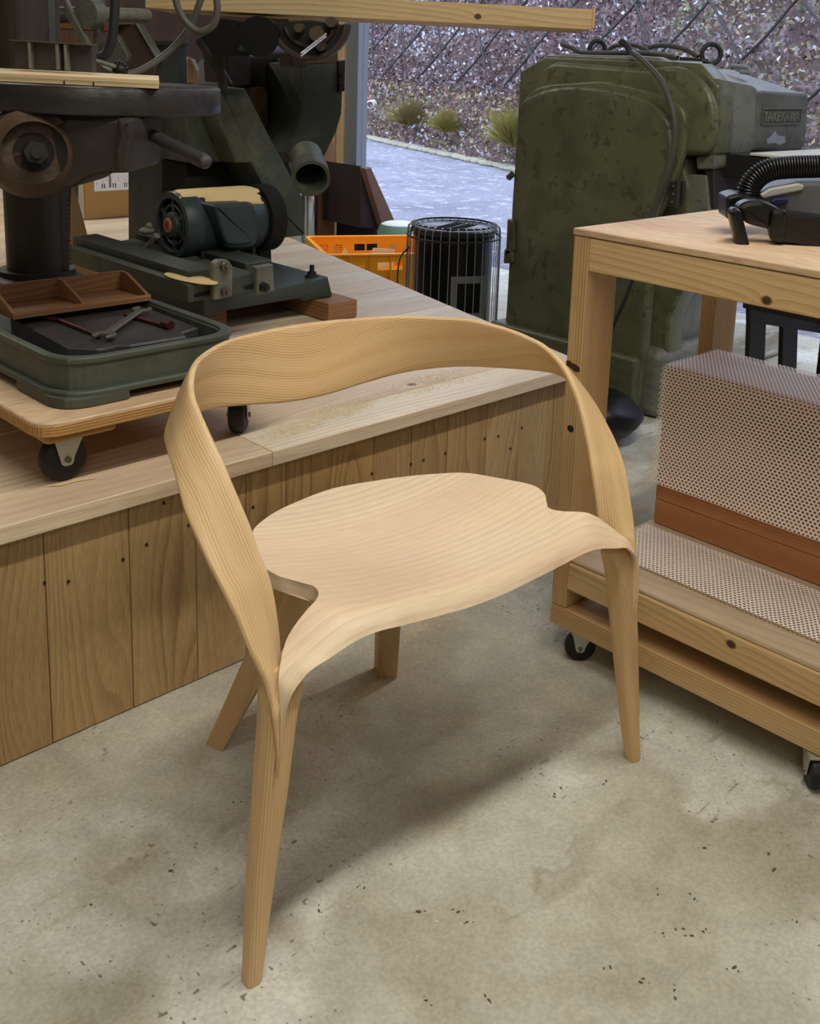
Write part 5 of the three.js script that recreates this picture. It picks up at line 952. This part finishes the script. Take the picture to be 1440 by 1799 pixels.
// dark stool behind the table
{
  const t = thing('dark_stool', 'dark stained wooden stool frame seen under the work table, before the bright yard', 'stool', [0, 0, 0]);
  const q = (n, g) => part(n, g, M.darkwood, t);
  q('leg', extZ([[2.442, 0.528], [2.53, 0.51], [2.55, 0.349], [2.462, 0.365]], -1.334, -1.32, 0.002)); q('leg', extZ([[2.631, 0.464], [2.722, 0.441], [2.748, 0.279], [2.655, 0.305]], -1.334, -1.32, 0.002));
  q('seat_rail', extZ([[2.429, 0.537], [2.96, 0.421], [2.975, 0.362], [2.439, 0.484]], -1.33, -1.316, 0.002));
  const A = [[2.442, 0.528], [2.55, 0.349], [2.631, 0.464], [2.746, 0.288]];
  q('leg_end', boxg(A[0][0] + 0.004, A[1][0], 0.0005, A[1][1], -1.334, -1.32, 0.002)); q('leg_end', boxg(A[2][0] + 0.004, A[3][0], 0.0005, A[3][1], -1.334, -1.32, 0.002));
  q('seat', boxg(A[0][0] - 0.01, A[0][0] + 0.5, A[0][1] - 0.01, A[0][1] + 0.012, -1.34, -0.9, 0.004));
  q('leg', boxg(A[0][0], A[0][0] + 0.03, 0.0005, A[0][1] - 0.011, -0.95, -0.91, 0.002)); q('leg', boxg(A[0][0] + 0.45, A[0][0] + 0.48, 0.0005, A[0][1] - 0.011, -0.95, -0.91, 0.002)); q('leg', boxg(A[0][0] + 0.45, A[0][0] + 0.48, 0.0005, A[0][1] - 0.011, -1.33, -1.29, 0.002));
}
// ------------------------------------------------------------------ dim machine behind the drill table
{
  const t = thing('background_lathe', 'grey belt driven machine in shadow behind the drill table, hung with cables', 'machine', [0, 0, 0]);
  const f = new THREE.Group(); f.name = 'headstock'; f.rotation.y = -47.4 * Math.PI / 180; t.add(f);
  const F = (n, pts, d0, d1, m, r = 0.003, bev = 0.003) => part(n, extZ(rounded(pts, r, 3), -d1, -d0, bev, [], 2), m, f);
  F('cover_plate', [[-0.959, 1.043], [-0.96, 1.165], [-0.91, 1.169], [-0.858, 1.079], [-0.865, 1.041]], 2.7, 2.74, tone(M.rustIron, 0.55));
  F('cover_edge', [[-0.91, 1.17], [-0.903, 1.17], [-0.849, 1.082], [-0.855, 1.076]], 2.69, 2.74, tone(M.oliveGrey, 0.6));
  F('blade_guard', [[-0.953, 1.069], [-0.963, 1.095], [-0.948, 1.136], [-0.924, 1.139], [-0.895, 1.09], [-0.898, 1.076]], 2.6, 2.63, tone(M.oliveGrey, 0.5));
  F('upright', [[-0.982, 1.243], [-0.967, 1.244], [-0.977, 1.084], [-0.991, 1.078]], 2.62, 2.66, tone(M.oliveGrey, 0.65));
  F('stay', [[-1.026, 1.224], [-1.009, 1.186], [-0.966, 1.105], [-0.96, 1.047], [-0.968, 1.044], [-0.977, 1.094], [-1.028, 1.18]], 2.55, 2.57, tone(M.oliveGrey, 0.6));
  F('green_case', [[-0.933, 1.126], [-0.866, 1.13], [-0.865, 1.016], [-0.935, 1.012]], 2.9, 2.98, M.green); F('case_lid', [[-0.936, 1.132], [-0.86, 1.135], [-0.86, 1.122], [-0.936, 1.119]], 2.88, 2.99, M.greenDusty);
  F('bed', [[-1.276, 1.03], [-1.008, 1.024], [-1.012, 0.868], [-1.284, 0.856]], 2.95, 3.1, M.darkIron);
  F('stand', [[-1.281, 0.862], [-1.214, 0.862], [-1.232, 0.414], [-1.301, 0.409]], 2.96, 3.09, M.darkIron);
  const a = vec([1.266, 1.185, -2.465]), b = vec([1.417, 1.191, -2.522]), ax = b.clone().sub(a);
  part('spindle', cylBetween(a, b, 0.016, 0.016, 26), M.oliveGrey, t); part('spindle_cap', cylBetween(a.clone().addScaledVector(ax, -0.32), a.clone().addScaledVector(ax, -0.1), 0.034, 0.034, 36), tone(M.oliveGrey, 0.8), t);
  part('motor_drum', cylBetween(vec([1.236, 1.18, -2.645]), vec([1.307, 1.185, -2.641]), 0.02, 0.02, 26), M.darkIron, t);
  const cb = (n, pts, r, m) => part(n, tube(pts, r, 70, 9), m, t);
  cb('cable_loop', [[1.223, 1.246, -2.068], [1.229, 1.198, -2.061], [1.242, 1.166, -2.048], [1.26, 1.15, -2.028], [1.277, 1.16, -2.009], [1.285, 1.187, -2], [1.282, 1.25, -2.004]], 0.0075, M.cable);
  cb('cable', [[1.298, 1.252, -2.061], [1.287, 1.207, -2.072], [1.272, 1.156, -2.089], [1.246, 1.111, -2.116], [1.186, 1.073, -2.108], [1.133, 1.056, -2.092], [1.11, 1.056, -2.117], [1.116, 1.073, -2.185]], 0.0075, M.cable);
  cb('dark_hose', [[1.216, 1.249, -2.297], [1.212, 1.175, -2.301], [1.207, 1.122, -2.307], [1.196, 1.091, -2.319], [1.18, 1.086, -2.336], [1.173, 1.095, -2.344]], 0.011, M.cableDark);
  const kc = vec([1.095, 1.067, -2.06]); const knob = []; for (let k = 0; k < 9; k++) { const s = new THREE.SphereGeometry(0.0065, 10, 8), an = k / 9 * 6.283; s.translate(kc.x + 0.011 * Math.cos(an) * 0.7, kc.y + 0.011 * Math.sin(an), kc.z + 0.011 * Math.cos(an) * 0.7); knob.push(s); } const ck = new THREE.SphereGeometry(0.013, 16, 12); ck.translate(kc.x, kc.y - 0.002, kc.z); knob.push(ck);
  part('knob', join(knob), M.darkBolt, t); part('knob_handle', cylBetween(vec([1.022, 1.087, -2.065]), kc, 0.004, 0.005, 12), M.oliveGrey, t);
}
for (const [q, m, label, d] of [[[[-0.891, 1.093], [-0.874, 1.091], [-0.872, 1.02], [-0.891, 1.022]], 'palewood', 'narrow pale wooden block behind the drill table, left of the round ended one', 3.04], [[[-0.877, 1.088], [-0.864, 1.085], [-0.852, 1.055], [-0.854, 1.017], [-0.878, 1.019]], 'pine', 'round ended wooden block behind the drill table, right of the narrow pale one', 3.06]]) { const g = extZ(q, -d, -d + 0.04, 0.003); g.rotateY(-47.4 * Math.PI / 180); solo('wood_block', grain(g, 'y'), tone(M[m], 0.85), label, 'block'); }
{
  // stacked boards on the back wall
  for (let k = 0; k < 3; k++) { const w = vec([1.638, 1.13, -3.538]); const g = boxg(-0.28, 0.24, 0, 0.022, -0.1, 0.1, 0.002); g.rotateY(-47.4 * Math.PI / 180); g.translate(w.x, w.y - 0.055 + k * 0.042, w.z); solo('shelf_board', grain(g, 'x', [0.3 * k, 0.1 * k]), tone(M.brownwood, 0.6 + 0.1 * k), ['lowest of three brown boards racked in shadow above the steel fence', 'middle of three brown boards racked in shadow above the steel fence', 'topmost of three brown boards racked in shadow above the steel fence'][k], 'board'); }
}
// loose sawdust: on the platform and on the concrete
{
  const flake = new THREE.BoxGeometry(1, 0.25, 0.45), r = rng(321), m4 = new THREE.Matrix4(), q = new THREE.Quaternion(), c = new THREE.Color();
  const spread = (name, n, spots, y, label, dark) => {
    const im = new THREE.InstancedMesh(flake, std(0xffffff, 0.9), n); let i = 0;
    for (const [cx, cz, rx, rz, w, ang] of spots) for (let k = 0; k < n * w && i < n; k++) {
      const a = r() * 6.283, d = Math.pow(r(), 0.8) * (0.6 + 0.4 * r()), ex = Math.cos(a) * d * rx, ez = Math.sin(a) * d * rz, s = 0.0008 + 0.0022 * r() * r();
      q.setFromEuler(new THREE.Euler(r() * 0.5, r() * 6.3, r() * 0.5)); m4.compose(V3(cx + ex * Math.cos(ang) - ez * Math.sin(ang), y + 0.0004, cz + ex * Math.sin(ang) + ez * Math.cos(ang)), q, V3(s * 1.8, s, s)); im.setMatrixAt(i, m4);
      { const g0 = r(); c.setRGB(0.66 + 0.22 * g0, 0.55 + 0.2 * g0, 0.36 + 0.16 * g0); }; im.setColorAt(i, c); i++;
    }
    im.count = i; im.name = numbered(name); scene.add(im); tag(im, label, 'sawdust', null, 'stuff');
  };
  spread('sawdust_flakes', 5200, [[1.31, -1.6, 0.12, 0.045, 0.5, -0.15], [1.17, -1.57, 0.09, 0.04, 0.2, -0.1], [1.6, -1.62, 0.2, 0.06, 0.3, -0.05]], DECK, 'scatter of fine pale sawdust and curls on the platform behind the chair back');
  spread('sawdust_flakes', 9000, [[1.0, -1.38, 0.2, 0.1, 0.34, 0], [1.34, -1.38, 0.2, 0.09, 0.22, 0], [1.25, -1.3, 0.5, 0.18, 0.26, 0], [0.9, -1.15, 0.6, 0.4, 0.18, 0]], 0, 'fine pale sawdust scattered on the concrete along the foot of the platform');
}

// small dark bits trodden into the concrete
{
  const g = [], r = rng(808);
  for (const [x, z] of [[0.849, -0.857], [0.887, -0.82], [1.107, -0.65], [1.137, -0.61], [1.232, -0.653], [1.268, -0.56], [0.762, -0.751], [0.817, -0.698], [1.162, -0.881], [1.237, -0.842], [0.962, -0.623], [1.056, -0.607], [1.082, -0.592], [1.08, -0.578], [1.097, -0.571], [0.755, -0.95], [0.652, -1.147], [0.792, -1.206], [1.18, -0.883], [1.291, -0.581], [0.978, -0.584], [0.992, -0.547], [0.824, -0.939], [0.546, -1.166], [1.203, -0.491], [0.883, -0.8], [1.076, -0.512]]) for (let k = 0; k < 3; k++) { const s = 0.0008 + 0.0018 * r() * r() + (k ? 0 : 0.001), b = new THREE.IcosahedronGeometry(s, 0); b.scale(1.5, 0.35, 0.8); b.rotateY(r() * 6.3); b.translate(x + (k ? 0.02 * (r() - 0.5) : 0), s * 0.3, z + (k ? 0.02 * (r() - 0.5) : 0)); g.push(b); }
  solo('floor_grit', join(g), std(0x5c5240, 0.9), 'small dark specks of grit scattered over the open concrete floor', 'grit', null, 'stuff');
}
// black sack on the floor behind the work table
{
  const t = new THREE.SphereGeometry(0.13, 36, 22), p = t.attributes.position; for (let i = 0; i < p.count; i++) { const x = p.getX(i), y = p.getY(i), z = p.getZ(i), n = 1 + 0.22 * (fbm(Math.atan2(z, x) / 6.283 + 0.5, y * 3 + 0.5, 6, 3, 2) - 0.5); p.setXYZ(i, x * n * 1.1, Math.max(-0.1, y * n * 0.6 - 0.02), z * n); }
  t.computeVertexNormals(); t.translate(2.5, 0.101, -1.83); solo('black_sack', t, std(0x0c0c0e, 0.45), 'crumpled black sack on the floor at the foot of the green machine', 'sack');
}

// ------------------------------------------------------------------ shadows, render
scene.traverse((o) => { if (o.isMesh) { o.castShadow = true; o.receiveShadow = true; } });
camera.updateProjectionMatrix();
renderer.render(scene, camera);
